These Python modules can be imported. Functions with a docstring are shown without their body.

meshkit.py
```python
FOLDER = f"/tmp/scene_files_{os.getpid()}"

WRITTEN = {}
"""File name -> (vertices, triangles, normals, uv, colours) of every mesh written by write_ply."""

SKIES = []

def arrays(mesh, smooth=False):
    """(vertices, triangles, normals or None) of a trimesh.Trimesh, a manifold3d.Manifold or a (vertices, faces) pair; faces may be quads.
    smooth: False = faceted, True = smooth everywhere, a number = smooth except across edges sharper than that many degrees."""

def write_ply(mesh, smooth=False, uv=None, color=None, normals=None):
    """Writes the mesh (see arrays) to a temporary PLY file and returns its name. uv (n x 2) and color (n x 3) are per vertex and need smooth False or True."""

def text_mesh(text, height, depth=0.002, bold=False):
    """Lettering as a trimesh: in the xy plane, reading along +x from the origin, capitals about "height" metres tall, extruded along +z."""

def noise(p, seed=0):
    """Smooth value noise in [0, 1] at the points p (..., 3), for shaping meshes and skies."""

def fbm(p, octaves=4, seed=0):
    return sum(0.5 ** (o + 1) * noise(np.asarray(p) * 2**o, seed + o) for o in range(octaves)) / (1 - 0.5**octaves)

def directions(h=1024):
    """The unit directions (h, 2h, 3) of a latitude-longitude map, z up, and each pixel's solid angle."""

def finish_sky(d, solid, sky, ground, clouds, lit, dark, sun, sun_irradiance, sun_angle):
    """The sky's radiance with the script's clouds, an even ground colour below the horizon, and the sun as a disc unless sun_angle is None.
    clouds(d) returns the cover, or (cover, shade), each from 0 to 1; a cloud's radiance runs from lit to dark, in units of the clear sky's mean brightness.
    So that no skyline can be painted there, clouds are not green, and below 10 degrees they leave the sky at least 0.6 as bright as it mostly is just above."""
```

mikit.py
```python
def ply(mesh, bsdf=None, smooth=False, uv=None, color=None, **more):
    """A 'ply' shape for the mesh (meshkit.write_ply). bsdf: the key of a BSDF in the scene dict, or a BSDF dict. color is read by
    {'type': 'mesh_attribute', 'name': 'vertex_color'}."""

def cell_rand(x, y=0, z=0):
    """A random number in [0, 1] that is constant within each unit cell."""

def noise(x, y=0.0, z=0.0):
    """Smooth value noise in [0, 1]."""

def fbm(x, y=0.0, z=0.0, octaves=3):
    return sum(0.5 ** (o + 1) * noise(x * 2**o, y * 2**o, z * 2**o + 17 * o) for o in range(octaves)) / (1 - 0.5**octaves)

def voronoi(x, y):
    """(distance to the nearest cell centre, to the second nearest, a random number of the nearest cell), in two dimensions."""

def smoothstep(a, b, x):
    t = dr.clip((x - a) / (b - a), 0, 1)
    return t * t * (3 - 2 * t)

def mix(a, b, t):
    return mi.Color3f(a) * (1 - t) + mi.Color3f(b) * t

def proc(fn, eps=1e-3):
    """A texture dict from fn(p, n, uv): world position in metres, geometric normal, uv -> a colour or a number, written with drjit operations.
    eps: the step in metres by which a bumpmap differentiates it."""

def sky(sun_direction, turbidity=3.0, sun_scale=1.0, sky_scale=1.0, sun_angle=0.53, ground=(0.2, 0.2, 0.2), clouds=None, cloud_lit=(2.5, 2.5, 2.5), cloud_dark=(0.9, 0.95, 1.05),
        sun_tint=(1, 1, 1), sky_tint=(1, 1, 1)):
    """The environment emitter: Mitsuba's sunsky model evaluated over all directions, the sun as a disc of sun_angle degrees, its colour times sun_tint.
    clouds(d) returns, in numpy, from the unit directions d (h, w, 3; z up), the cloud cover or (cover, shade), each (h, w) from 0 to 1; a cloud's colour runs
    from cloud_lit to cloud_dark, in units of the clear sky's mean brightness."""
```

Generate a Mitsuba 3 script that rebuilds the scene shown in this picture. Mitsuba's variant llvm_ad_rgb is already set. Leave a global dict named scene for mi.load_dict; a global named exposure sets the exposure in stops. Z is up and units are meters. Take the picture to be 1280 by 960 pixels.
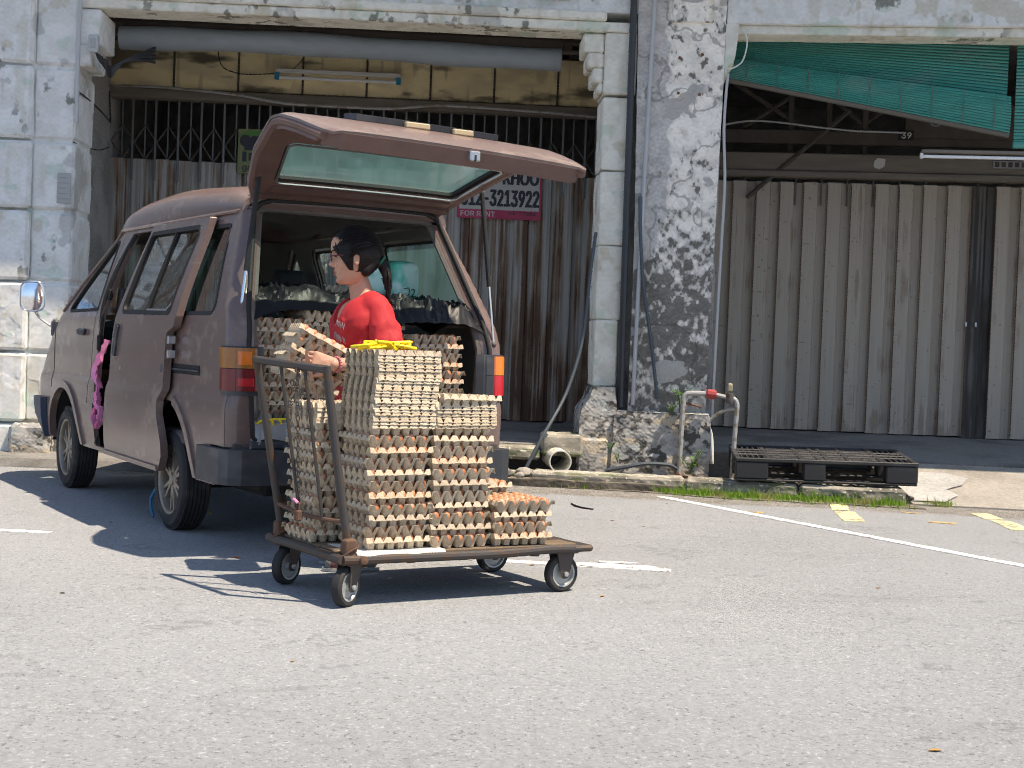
# An egg seller loading trays from a van in front of old shophouses
import math, random
import numpy as np, trimesh, drjit as dr, mitsuba as mi, mikit, meshkit
import manifold3d as m3
from shapely.geometry import Polygon, Point, box as sbox
from shapely.ops import unary_union
from shapely import affinity
from scipy.interpolate import PchipInterpolator
from mikit import proc, noise, fbm, cell_rand, smoothstep, mix, voronoi

# ------------------------------------------------------------------ camera, light, exposure
scene, labels = {}, {}
ROLL, PITCH, FOC, CAMH = math.atan(.038), math.atan(46/1850), 1850., 1.05
_f = np.array([0, math.cos(PITCH), -math.sin(PITCH)]); _u = np.array([0, math.sin(PITCH), math.cos(PITCH)])
_up = _u*math.cos(ROLL) - np.array([1., 0, 0])*math.sin(ROLL)
scene['camera'] = {'type': 'perspective', 'fov': 2*math.degrees(math.atan(640/FOC)), 'fov_axis': 'x', 'near_clip': .1, 'far_clip': 400.,
    'to_world': mi.ScalarTransform4f().look_at(origin=[0, 0, CAMH], target=[0, float(_f[1]), CAMH+float(_f[2])], up=_up.tolist())}
SUN = (.43, -.225, 1.0)
def clouds(d):
    n = meshkit.fbm(d*np.array([2.2, 2.2, 3.4])+7.3, 5, 3)
    c = np.clip((n-.50)/.16, 0, 1)
    return c*.85, np.clip((n-.62)/.2, 0, 1)
scene['sky'] = mikit.sky(SUN, turbidity=3, clouds=clouds, cloud_lit=(2.2, 2.2, 2.2))
exposure = 2.25

# ------------------------------------------------------------------ helpers
RNG = random.Random(5); NR = np.random.RandomState(5)
T = mi.ScalarTransform4f
def bs(name, d, two=True):
    scene[name] = {'type': 'twosided', 'bsdf': d} if two else d
    return name
def pr(color, rough=.6, metal=0., spec=.5, coat=0., coat_gloss=.9, sheen=0., bump=None, bscale=1.):
    c = color if isinstance(color, dict) else {'type': 'rgb', 'value': list(color)}
    d = {'type': 'principled', 'base_color': c, 'roughness': rough, 'metallic': metal, 'specular': spec}
    if coat: d['clearcoat'] = coat; d['clearcoat_gloss'] = coat_gloss
    if sheen: d['sheen'] = sheen
    if bump is not None: d = {'type': 'bumpmap', 'arbitrary': bump, 'scale': bscale, 'bsdf': d}
    return d
def frame(ox, oy, ang, oz=0.):
    c, s = math.cos(ang), math.sin(ang)
    return np.array([[c, -s, 0, ox], [s, c, 0, oy], [0, 0, 1, oz], [0, 0, 0, 1.]])
def mat(loc=(0, 0, 0), rz=0., rx=0., ry=0., s=(1, 1, 1)):
    R = trimesh.transformations.euler_matrix(rx, ry, rz)
    S = np.diag([*s, 1.]); M = R@S; M[:3, 3] = loc; return M
def xf(m, M): return (np.asarray(m[0])@M[:3, :3].T+M[:3, 3], m[1] if np.linalg.det(M[:3, :3]) > 0 else np.asarray(m[1])[:, ::-1])
def join(ms):
    vs, fs, k = [], [], 0
    for v, f in ms:
        v = np.asarray(v, float); f = np.asarray(f)
        vs.append(v); fs.append(f+k); k += len(v)
    return np.vstack(vs), np.vstack(fs)
def tm(m): return (np.asarray(m.vertices), np.asarray(m.faces))
def mf(m): q = m.to_mesh(); return (np.array(q.vert_properties[:, :3]), np.array(q.tri_verts))
def hull(p):
    h = trimesh.convex.convex_hull(np.asarray(p, float)); return tm(h)
def cbox(x0, x1, y0, y1, z0, z1, b=.006):
    """box with chamfered edges"""
    b = min(b, .45*(x1-x0), .45*(y1-y0), .45*(z1-z0)); p = []
    for sx in (0, 1):
        for sy in (0, 1):
            for sz in (0, 1):
                X, Y, Z = (x0, x1)[sx], (y0, y1)[sy], (z0, z1)[sz]; dx, dy, dz = b*(1-2*sx), b*(1-2*sy), b*(1-2*sz)
                p += [(X, Y+dy, Z+dz), (X+dx, Y, Z+dz), (X+dx, Y+dy, Z)]
    return hull(p)
def rough_box(x0, x1, y0, y1, z0, z1, b=.015, edge=.06, amp=.008, fr=9., seed=0):
    """box with worn, uneven faces"""
    m = trimesh.Trimesh(*cbox(x0, x1, y0, y1, z0, z1, b)); v, f = trimesh.remesh.subdivide_to_size(m.vertices, m.faces, edge, max_iter=12)
    m = trimesh.Trimesh(v, f); m.merge_vertices(); n = m.vertex_normals
    d = (meshkit.fbm(m.vertices*fr, 3, seed)-.5)*2*amp
    return m.vertices+n*d[:, None], m.faces
def tube(pts, r, n=8, cap=True, closed=False):
    P = np.asarray(pts, float); N = len(P); rr = np.broadcast_to(np.asarray(r, float), (N,))
    t = np.roll(P, -1, 0)-np.roll(P, 1, 0) if closed else np.gradient(P, axis=0)
    t /= np.linalg.norm(t, axis=1, keepdims=True)+1e-12
    a = np.cross(t[0], [0, 0, 1.] if abs(t[0][2]) < .9 else [1., 0, 0]); a /= np.linalg.norm(a); ring = []
    for i in range(N):
        a = a-t[i]*(a@t[i]); a /= np.linalg.norm(a)+1e-12; b = np.cross(t[i], a)
        th = np.arange(n)*2*np.pi/n; ring.append(P[i]+rr[i]*(np.cos(th)[:, None]*a+np.sin(th)[:, None]*b))
    v = np.vstack(ring); f = []
    for i in range(N if closed else N-1):
        j = (i+1) % N
        for k in range(n):
            l = (k+1) % n; f += [(i*n+k, i*n+l, j*n+l), (i*n+k, j*n+l, j*n+k)]
    if cap and not closed:
        v = np.vstack([v, P[0], P[-1]]); c0, c1 = len(v)-2, len(v)-1
        for k in range(n):
            l = (k+1) % n; f += [(c0, l, k), (c1, (N-1)*n+k, (N-1)*n+l)]
    return v, np.array(f)
def bend(pts, k=6):
    """smooth path through points"""
    P = np.asarray(pts, float); s = np.r_[0, np.cumsum(np.linalg.norm(np.diff(P, axis=0), axis=1)+1e-6)]
    return PchipInterpolator(s, P)(np.linspace(0, s[-1], (len(P)-1)*k+1))
def lathe(prof, n=32, axis='z'):
    p = np.asarray(prof, float); th = np.arange(n)*2*np.pi/n
    v = np.stack([p[:, None, 0]*np.cos(th), p[:, None, 0]*np.sin(th), np.broadcast_to(p[:, None, 1], (len(p), n))], -1).reshape(-1, 3); f = []
    for i in range(len(p)-1):
        for k in range(n):
            l = (k+1) % n; f += [(i*n+k, i*n+l, (i+1)*n+l), (i*n+k, (i+1)*n+l, (i+1)*n+k)]
    if axis == 'x': v = v[:, [2, 0, 1]]
    if axis == 'y': v = v[:, [1, 2, 0]]
    return v, np.array(f)
def prism(poly, h0, h1):
    ms = []
    for g in getattr(poly, 'geoms', [poly]):
        if g.area < 1e-9: continue
        e = trimesh.creation.extrude_polygon(g, h1-h0, engine='earcut'); v, f = tm(e); v = v+[0, 0, h0]; ms.append((v, f))
    return join(ms)
XZ = np.array([[1, 0, 0, 0], [0, 0, -1, 0], [0, 1, 0, 0], [0, 0, 0, 1.]])   # (x, y, z) -> (x, -z, y): a drawing stood upright, extruded towards -y
def upright(poly, d0, d1): return xf(prism(poly, -d1, -d0), XZ)           # drawing in (a, z), from depth d0 to d1
def rpoly(x0, x1, y0, y1, r=.03): return sbox(x0+r, y0+r, x1-r, y1-r).buffer(r, 6)
def grid_shell(poly, fn, us, vs, t0, t1):
    """the drawing poly in (u, v), cut along a grid, laid on fn(u, v, off), with thickness from off=t0 (outside) to t1"""
    V, F, idx = [], [], {}
    def vid(p):
        k = (round(p[0], 5), round(p[1], 5))
        if k not in idx: idx[k] = len(V); V.append(k)
        return idx[k]
    from shapely.prepared import prep
    pp = prep(poly)
    for i in range(len(us)-1):
        for j in range(len(vs)-1):
            c = sbox(us[i], vs[j], us[i+1], vs[j+1])
            if pp.contains(c): gs = [c]
            elif pp.intersects(c):
                g = poly.intersection(c); gs = [q for q in getattr(g, 'geoms', [g]) if q.geom_type == 'Polygon' and q.area > 1e-8]
            else: continue
            for g in gs:
                if g.interiors or len(g.exterior.coords) > 5:
                    tv, tf = trimesh.creation.triangulate_polygon(g, engine='earcut'); 
                    for t in tf:
                        q = [vid(tv[x]) for x in t]
                        if len(set(q)) == 3: F.append(q)
                else:
                    co = list(g.exterior.coords)[:-1]
                    if not g.exterior.is_ccw: co = co[::-1]
                    q = [vid(p) for p in co]
                    for k in range(1, len(q)-1):
                        if len({q[0], q[k], q[k+1]}) == 3: F.append([q[0], q[k], q[k+1]])
    V = np.array(V); F = np.array(F)
    a, b, c = V[F[:, 0]], V[F[:, 1]], V[F[:, 2]]
    ar = (b[:, 0]-a[:, 0])*(c[:, 1]-a[:, 1])-(b[:, 1]-a[:, 1])*(c[:, 0]-a[:, 0]); F = np.where(ar[:, None] < 0, F[:, ::-1], F)
    O = fn(V[:, 0], V[:, 1], t0)
    if t1 is None: return O, F
    I = fn(V[:, 0], V[:, 1], t1); n = len(V)
    e = np.vstack([F[:, [0, 1]], F[:, [1, 2]], F[:, [2, 0]]]); key = {}
    for x, y in e: key[(x, y)] = 1
    bd = [(x, y) for x, y in e if (y, x) not in key]
    side = [q for x, y in bd for q in ((y, x, x+n), (y, x+n, y+n))]
    return np.vstack([O, I]), np.vstack([F, F[:, ::-1]+n, np.array(side)]) if side else np.vstack([F, F[:, ::-1]+n])
_used = set()
def key(k):
    if k not in _used and k not in scene: _used.add(k); return k
    i = 1
    while f'{k}_{i:03d}' in _used or f'{k}_{i:03d}' in scene: i += 1
    k = f'{k}_{i:03d}'; _used.add(k); return k
def thing(name, label, cat, group=None):
    k = key(name); labels[k] = {'label': label, 'category': cat}
    if group: labels[k]['group'] = group
    return k
def put(name, mesh, m, parent=None, M=None, smooth=30, label=None, **kw):
    k = key(parent+'__'+name if parent else name)
    if M is not None: mesh = xf(mesh, M)
    scene[k] = mikit.ply(mesh, m, smooth=smooth, **kw)
    if label: labels[k] = {'label': label}
    return k
def solo(name, mesh, m, label, cat, group=None, M=None, smooth=30):
    k = put(name, mesh, m, None, M, smooth); labels[k] = {'label': label, 'category': cat}
    if group: labels[k]['group'] = group
    return k
def bold_text(s, h, M, depth=.0015, wid=None, fat=.006):
    return join([xf(flat_text(s, h, M, depth, True, wid), mat((k*fat, 0, k*.0003))) for k in (-1, 0, 1)])
def struct(name, mesh, m, M=None, smooth=30, **kw):
    k = put(name, mesh, m, None, M, smooth, **kw); labels[k] = {'kind': 'structure', 'label': kw.get('label', name.replace('_', ' '))}
    return k
def flat_text(s, h, M, depth=.0015, bold=False, wid=None):
    t = meshkit.text_mesh(s, h, depth, bold); v, f = tm(t)
    if wid: v = v*[wid/(v[:, 0].max()-v[:, 0].min()), 1, 1]
    return xf((v, f), M)

# ------------------------------------------------------------------ materials
def C(*v): return mi.Color3f(*v)
def asphalt(p, n, uv):
    # far strip next to the kerb: an older, darker surface with a ragged edge
    ky = 11.28-.15*(p.x-.15)
    old = smoothstep(-.08, .08, p.y-(ky-.62)+.35*(fbm(p.x*2.2, p.y*2.2)-.5))
    big = fbm(p.x*.55, p.y*.55, 3., octaves=4)
    g = noise(p.x*170, p.y*170)*.5+noise(p.x*75, p.y*75, 4.)*.5
    st = noise(p.x*110, p.y*110, 9.)
    patch = smoothstep(.58, .74, fbm(p.x*1.4+5, p.y*2.6, 1., octaves=4))
    rid = 1-dr.abs(2*fbm(p.x*.55+3, p.y*.7+1, 2., octaves=5)-1); sm = dr.abs(p.y-6.62+.085*(p.x-.8)+.05*(fbm(p.x*2, 1., 5.)-.5))
    v = .222-.030*smoothstep(.985, .996, rid)*noise(p.x*3, p.y*3, 8.)-.022*smoothstep(.07, .0, sm)*smoothstep(.3, .7, noise(p.x*2.5, p.y*9, 3.))*smoothstep(.2, .8, p.x)+.080*(g-.5)+.045*(big-.5)-.009*patch
    v = v+smoothstep(.82, .92, st)*.085-smoothstep(.20, .10, st)*.08
    oldv = .145+.17*(g-.5)+.05*(noise(p.x*9, p.y*14)-.5)+smoothstep(.76, .86, st)*.15
    v = v*(1-old)+oldv*old
    spot = smoothstep(.86, .89, noise(p.x*3.3, p.y*6.1, 12.))*smoothstep(.45, .7, noise(p.x*40, p.y*40))
    v = dr.clip(v*(1-.18*spot), .03, .6)
    return mix(C(.94, .99, 1.04), C(1.03, .99, .92), old)*v
bs('mat_asphalt', pr(proc(asphalt), .85, spec=.3, bump=proc(lambda p, n, uv: noise(p.x*95, p.y*95)*.6+noise(p.x*38, p.y*38, 5.)*.4, eps=.004), bscale=.004))
def concrete(base, dark, seed, f=1.):
    def fn(p, n, uv):
        a = fbm(p.x*2.5*f+seed, p.y*2.5*f, p.z*2.5*f, octaves=4); b = noise(p.x*60, p.y*60, p.z*60)
        c = mix(C(*base), C(*dark), smoothstep(.42, .66, a)); return c*(.82+.36*b)
    return fn
bumpy = proc(lambda p, n, uv: noise(p.x*45, p.y*45, p.z*45)*.5+fbm(p.x*9, p.y*9, p.z*9)*.9, eps=.004)
bs('mat_walkway', pr(proc(concrete((.165, .16, .152), (.11, .107, .10), 2.)), .85, bump=bumpy, bscale=.004))
bs('mat_ramp', pr(proc(concrete((.30, .282, .25), (.23, .215, .19), 7.)), .85, bump=bumpy, bscale=.004))
bs('mat_ramp_pale', pr(proc(concrete((.37, .37, .36), (.29, .29, .28), 3.)), .85, bump=bumpy, bscale=.004))
def kerbfn(p, n, uv):
    a = fbm(p.x*6, p.y*6, p.z*9, octaves=4); g = noise(p.x*55, p.y*55, p.z*55)
    c = mix(C(.30, .28, .235), C(.15, .143, .115), smoothstep(.4, .62, a)); c = mix(c, C(.10, .13, .05), smoothstep(.60, .72, fbm(p.x*4+9, p.y*4, p.z*14, octaves=3))*.7)
    return mix(c, C(.46, .44, .39), smoothstep(.74, .84, g))
bs('mat_kerb', pr(proc(kerbfn), .9, bump=bumpy, bscale=.008))
bs('mat_dirt', pr(proc(concrete((.17, .15, .12), (.09, .08, .065), 5., 3.)), .95, bump=bumpy, bscale=.01))
bs('mat_road_white', pr(proc(lambda p, n, uv: mix(C(.62, .62, .60), C(.27, .27, .26), smoothstep(.58, .74, noise(p.x*60, p.y*60)*.6+fbm(p.x*9, p.y*9)*.4))), .8))
bs('mat_road_yellow', pr(proc(lambda p, n, uv: mix(C(.58, .53, .28), C(.24, .22, .17), smoothstep(.52, .66, noise(p.x*45, p.y*45)*.5+fbm(p.x*10, p.y*10)*.5))), .8))
bs('mat_road_orange', pr(proc(lambda p, n, uv: mix(C(.50, .33, .10), C(.2, .18, .15), smoothstep(.50, .6, noise(p.x*45, p.y*45)*.5+fbm(p.x*10, p.y*10)*.5))), .8))

def plaster_white(p, n, uv):
    a = fbm(p.x*4.2, p.y*4.2, p.z*2.6, octaves=4); b = fbm(p.x*11+3, p.y*11, p.z*7, octaves=3)
    c = mix(C(.70, .71, .70), C(.63, .635, .615), smoothstep(.35, .6, b))
    peel = smoothstep(.60, .64, a*.62+b*.38); c = mix(c, C(.50, .47, .38), peel*.6)
    old = smoothstep(.635, .67, fbm(p.x*3.1+8, p.y*3.1, p.z*2.2+4, octaves=5)); c = mix(c, C(.40, .405, .395), old*.7)
    green = smoothstep(.64, .7, fbm(p.x*6+2, p.y*6+1, p.z*6, octaves=3)); c = mix(c, C(.42, .54, .47), green*.5)
    mould = smoothstep(.60, .68, fbm(p.x*13+31, p.y*13, p.z*8, octaves=5))*smoothstep(.54, .66, fbm(p.x*1.1+3, p.y*1.1, p.z*1.4+9, octaves=3)); c = mix(c, C(.11, .11, .09), mould*.8)
    streak = smoothstep(.60, .74, noise(p.x*19, p.y*19, p.z*1.3)*.65+b*.35); c = mix(c, C(.46, .43, .34), streak*.32)
    return c*(.93+.14*noise(p.x*50, p.y*50, p.z*50))
pl_bump = proc(lambda p, n, uv: fbm(p.x*7, p.y*7, p.z*7, octaves=4)*1.2+smoothstep(.575, .60, fbm(p.x*4.2, p.y*4.2, p.z*2.6, octaves=4))*-.25, eps=.004)
bs('mat_plaster_white', pr(proc(plaster_white), .85, bump=pl_bump, bscale=.012))
bs('mat_plaster_cream', pr(proc(lambda p, n, uv: plaster_white(p, n, uv)*C(1.0, .97, .88)), .85, bump=pl_bump, bscale=.012))
# the wide pillar: grey cement repair on its left, flaking limewash, black mould in patches that thicken low down
def pillar_fn(p, n, uv):
    x = (p.x-.85)*.993; z = p.z
    w1 = fbm(p.x*5, p.y*5, z*3.2, octaves=5); w2 = fbm(p.x*16+4, p.y*16, z*12, octaves=4); w3 = noise(p.x*60, p.y*60, z*60)
    c = mix(C(.86, .815, .735), C(.72, .68, .61), smoothstep(.38, .62, w2))
    c = mix(c, C(.60, .53, .40), smoothstep(.56, .68, fbm(p.x*4+11, p.y*4, z*1.7, octaves=4))*.65)
    hf = fbm(p.x*30, p.y*30, z*17, octaves=5); big = fbm(p.x*2.4+5, p.y*2.4, z*1.5+2, octaves=3)
    flake = smoothstep(.56, .62, w1*.6+w2*.4); c = mix(c, C(.50, .485, .455), flake*.6)
    edge = .29+.34*(fbm(z*2.2, 3., 8., octaves=5)-.5)
    cement = smoothstep(.012, -.012, x-edge)*smoothstep(1.78, 1.88, z+.3*(w1-.5)); c = mix(c, mix(C(.53, .51, .48), C(.44, .425, .40), smoothstep(.4, .62, w2))*(.93+.14*w3), cement)
    rid = 1-dr.abs(2*fbm(p.x*3.1+2, p.y*3.1, z*2.1, octaves=5)-1); c = mix(c, C(.16, .15, .135), smoothstep(.955, .985, rid)*.55)
    low = smoothstep(2.25, 1.45, z+.6*(big-.5)); seam = smoothstep(.13, .0, dr.abs(x-edge-.05))
    m = hf*.52+w2*.30+w1*.18+low*.130+.058*seam*smoothstep(.40, .56, big)+.30*dr.maximum(big-.56, 0.)-.10*cement
    mould = smoothstep(.560, .640, m); grey = smoothstep(.47, .59, m)*(1-mould); c = mix(c, C(.34, .33, .30), grey*.55*smoothstep(3.6, 1.2, z))
    c = mix(c, C(.07, .066, .056)*(.6+.9*w3), mould*.85)
    bare = smoothstep(.66, .68, fbm(p.x*3.3+17, p.y*3.3, z*3.3+2, octaves=4)); c = mix(c, C(.42, .41, .38), bare)
    return c*(.9+.2*w3)
pil_bump = proc(lambda p, n, uv: fbm(p.x*9, p.y*9, p.z*9, octaves=4)+smoothstep(.545, .565, fbm(p.x*5, p.y*5, p.z*3.2, octaves=5))*-.35+.2*noise(p.x*60, p.y*60, p.z*60), eps=.004)
bs('mat_pillar', pr(proc(pillar_fn), .88, bump=pil_bump, bscale=.016))
def plinth_fn(p, n, uv):
    w1 = fbm(p.x*5+2, p.y*5, p.z*5, octaves=5); w2 = fbm(p.x*18, p.y*18, p.z*18, octaves=3); w3 = noise(p.x*60, p.y*60, p.z*60)
    c = mix(C(.42, .41, .385), C(.28, .275, .26), smoothstep(.4, .6, w2)); c = mix(c, C(.34, .40, .40), smoothstep(.6, .68, fbm(p.x*4+7, p.y*4, p.z*4, octaves=3))*.5)
    c = mix(c, C(.42, .37, .29), smoothstep(.60, .66, fbm(p.x*6+27, p.y*6, p.z*6, octaves=3)))
    m = w1*.38+w2*.32+.30*fbm(p.x*36, p.y*36, p.z*30, octaves=3); c = mix(c, C(.055, .052, .046), smoothstep(.505, .575, m)*.9)
    return c*(.85+.3*w3)
bs('mat_plinth', pr(proc(plinth_fn), .9, bump=pil_bump, bscale=.02))
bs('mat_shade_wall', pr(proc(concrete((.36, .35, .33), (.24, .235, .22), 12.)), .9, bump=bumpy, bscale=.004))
def panel_fn(p, n, uv):
    a = fbm(p.x*3, p.y*3, p.z*5, octaves=4); b = noise(p.x*23, p.y*23, p.z*3)
    c = mix(C(.86, .74, .44), C(.68, .58, .36), smoothstep(.42, .64, a)); c = mix(c, C(.30, .26, .18), smoothstep(.66, .8, b)*.4)
    soot = smoothstep(.57, .66, fbm(p.x*1.3+6.2, p.y*1.3, p.z*3+1, octaves=5)); return mix(c, C(.03, .028, .025), soot*.85)
bs('mat_sign_panel', pr(proc(panel_fn), .7))
def gate_left(p, n, uv):
    s1 = noise(p.x*31, p.y*4, p.z*.55); s2 = noise(p.x*75+3, p.y*9, p.z*1.3); b = fbm(p.x*7, p.y*3, p.z*2.4, octaves=4)
    c = mix(C(.36, .38, .385), C(.26, .265, .26), smoothstep(.3, .7, s2))
    k = s1*.42+s2*.2+b*.38+.10*smoothstep(2.3, .5, p.z)+.05*smoothstep(-1.2, .4, p.x)
    c = mix(c, C(.22, .155, .10), smoothstep(.49, .60, k)*.85); c = mix(c, C(.085, .045, .026), smoothstep(.59, .69, k)*.9)
    return mix(c, C(.36, .36, .34), smoothstep(.74, .82, noise(p.x*60, p.y*7, p.z*2.8))*.35)*C(1.12, 1.02, .92)
bs('mat_gate_left', pr(proc(gate_left), .55, spec=.35))
def gate_right(p, n, uv):
    s1 = noise(p.x*27, p.y*5, p.z*.5); s2 = noise(p.x*90+3, p.y*9, p.z*1.8); b = fbm(p.x*9, p.y*5, p.z*4, octaves=4)
    c = mix(C(.43, .395, .35), C(.37, .338, .302), s2)
    k = s1*.35+s2*.15+b*.5+.13*smoothstep(.9, .35, p.z)
    c = mix(c, C(.22, .165, .12), smoothstep(.60, .74, k)*.6)
    return mix(c, C(.05, .04, .035), smoothstep(.86, .9, noise(p.x*45+5, p.y*20, p.z*30))*.4)*C(1.05, 1., .92)
bs('mat_gate_right', pr(proc(gate_right), .6, spec=.3))
def gate_old(p, n, uv):
    s = noise(p.x*55, p.y*9, p.z*.9); b = fbm(p.x*8, p.y*8, p.z*2, octaves=4)
    return mix(C(.11, .10, .09), C(.04, .033, .028), smoothstep(.38, .60, s*.5+b*.5))
bs('mat_gate_old', pr(proc(gate_old), .7))
bs('mat_rust_seam', pr((.10, .05, .03), .8))
bs('mat_iron', pr(proc(lambda p, n, uv: mix(C(.11, .105, .10), C(.10, .065, .045), smoothstep(.45, .65, fbm(p.x*20, p.y*20, p.z*20)))), .55, metal=.3))
bs('mat_iron_grey', pr((.17, .17, .165), .5, metal=.4))
bs('mat_timber_dark', pr(proc(lambda p, n, uv: mix(C(.10, .085, .07), C(.05, .042, .036), fbm(p.x*12, p.y*12, p.z*3))), .8))
bs('mat_timber', pr(proc(lambda p, n, uv: mix(C(.23, .20, .165), C(.12, .105, .09), fbm(p.x*3, p.y*3, p.z*26))), .8))
bs('mat_canvas', pr(proc(lambda p, n, uv: mix(C(.25, .28, .30), C(.19, .21, .22), fbm(p.x*6, p.y*6, p.z*12))), .8))
def blind(p, n, uv):
    a = fbm(p.x*2.2, p.y*2.2, p.z*3, octaves=4); b = noise(p.x*7, p.y*7, p.z*55)
    return mix(mix(C(.06, .33, .28), C(.045, .235, .20), b), C(.17, .31, .28), smoothstep(.52, .7, a)*.5)
bs('mat_blind', pr(proc(blind), .45))
bs('mat_blind_edge', pr((.13, .12, .10), .8))
bs('mat_white_paint', pr((.62, .62, .60), .5)); bs('mat_tube', pr((.75, .77, .77), .3)); bs('mat_blue_plastic', pr((.02, .22, .38), .4))
bs('mat_pvc', pr(proc(lambda p, n, uv: mix(C(.66, .64, .58), C(.45, .42, .36), smoothstep(.55, .7, fbm(p.x*14, p.y*14, p.z*14)))), .45))
bs('mat_galv', pr(proc(lambda p, n, uv: mix(C(.40, .40, .39), C(.28, .24, .19), smoothstep(.5, .66, fbm(p.x*18, p.y*18, p.z*18)))), .5, metal=.25))
bs('mat_conduit', pr((.42, .43, .44), .45)); bs('mat_cable_black', pr((.03, .032, .036), .45)); bs('mat_hose', pr((.06, .075, .09), .4)); bs('mat_rust', pr((.16, .075, .045), .8))
bs('mat_red_valve', pr((.36, .045, .05), .5)); bs('mat_brass', pr((.42, .36, .24), .45, metal=.5))
bs('mat_pallet', pr(proc(lambda p, n, uv: mix(C(.022, .023, .026), C(.042, .043, .045), smoothstep(.5, .75, fbm(p.x*7, p.y*7, p.z*7)))), .55))
bs('mat_leaf', {'type': 'principledthin', 'base_color': {'type': 'rgb', 'value': [.20, .40, .05]}, 'roughness': .5, 'diff_trans': .7}, two=False)
bs('mat_grass', {'type': 'principledthin', 'base_color': proc(lambda p, n, uv: mix(C(.20, .34, .05), C(.34, .36, .13), smoothstep(.5, .75, noise(p.x*9, p.y*9)))), 'roughness': .5, 'diff_trans': .7}, two=False)
bs('mat_stem', pr((.10, .13, .05), .7)); bs('mat_dry_leaf', pr((.42, .22, .05), .7)); bs('mat_orange_bit', pr((.65, .22, .06), .7)); bs('mat_stone', pr(proc(concrete((.30, .28, .25), (.18, .165, .15), 3., 4.)), .9))
bs('mat_paper', pr((.52, .50, .46), .7)); bs('mat_paper_grey', pr((.34, .345, .34), .7)); bs('mat_ink', pr((.025, .027, .035), .6)); bs('mat_ink_grey', pr((.25, .26, .28), .6)); bs('mat_sign_red', pr((.42, .03, .085), .5)); bs('mat_poster_green', pr((.07, .18, .02), .5)); bs('mat_poster_pale', pr((.17, .19, .06), .5))
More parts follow.
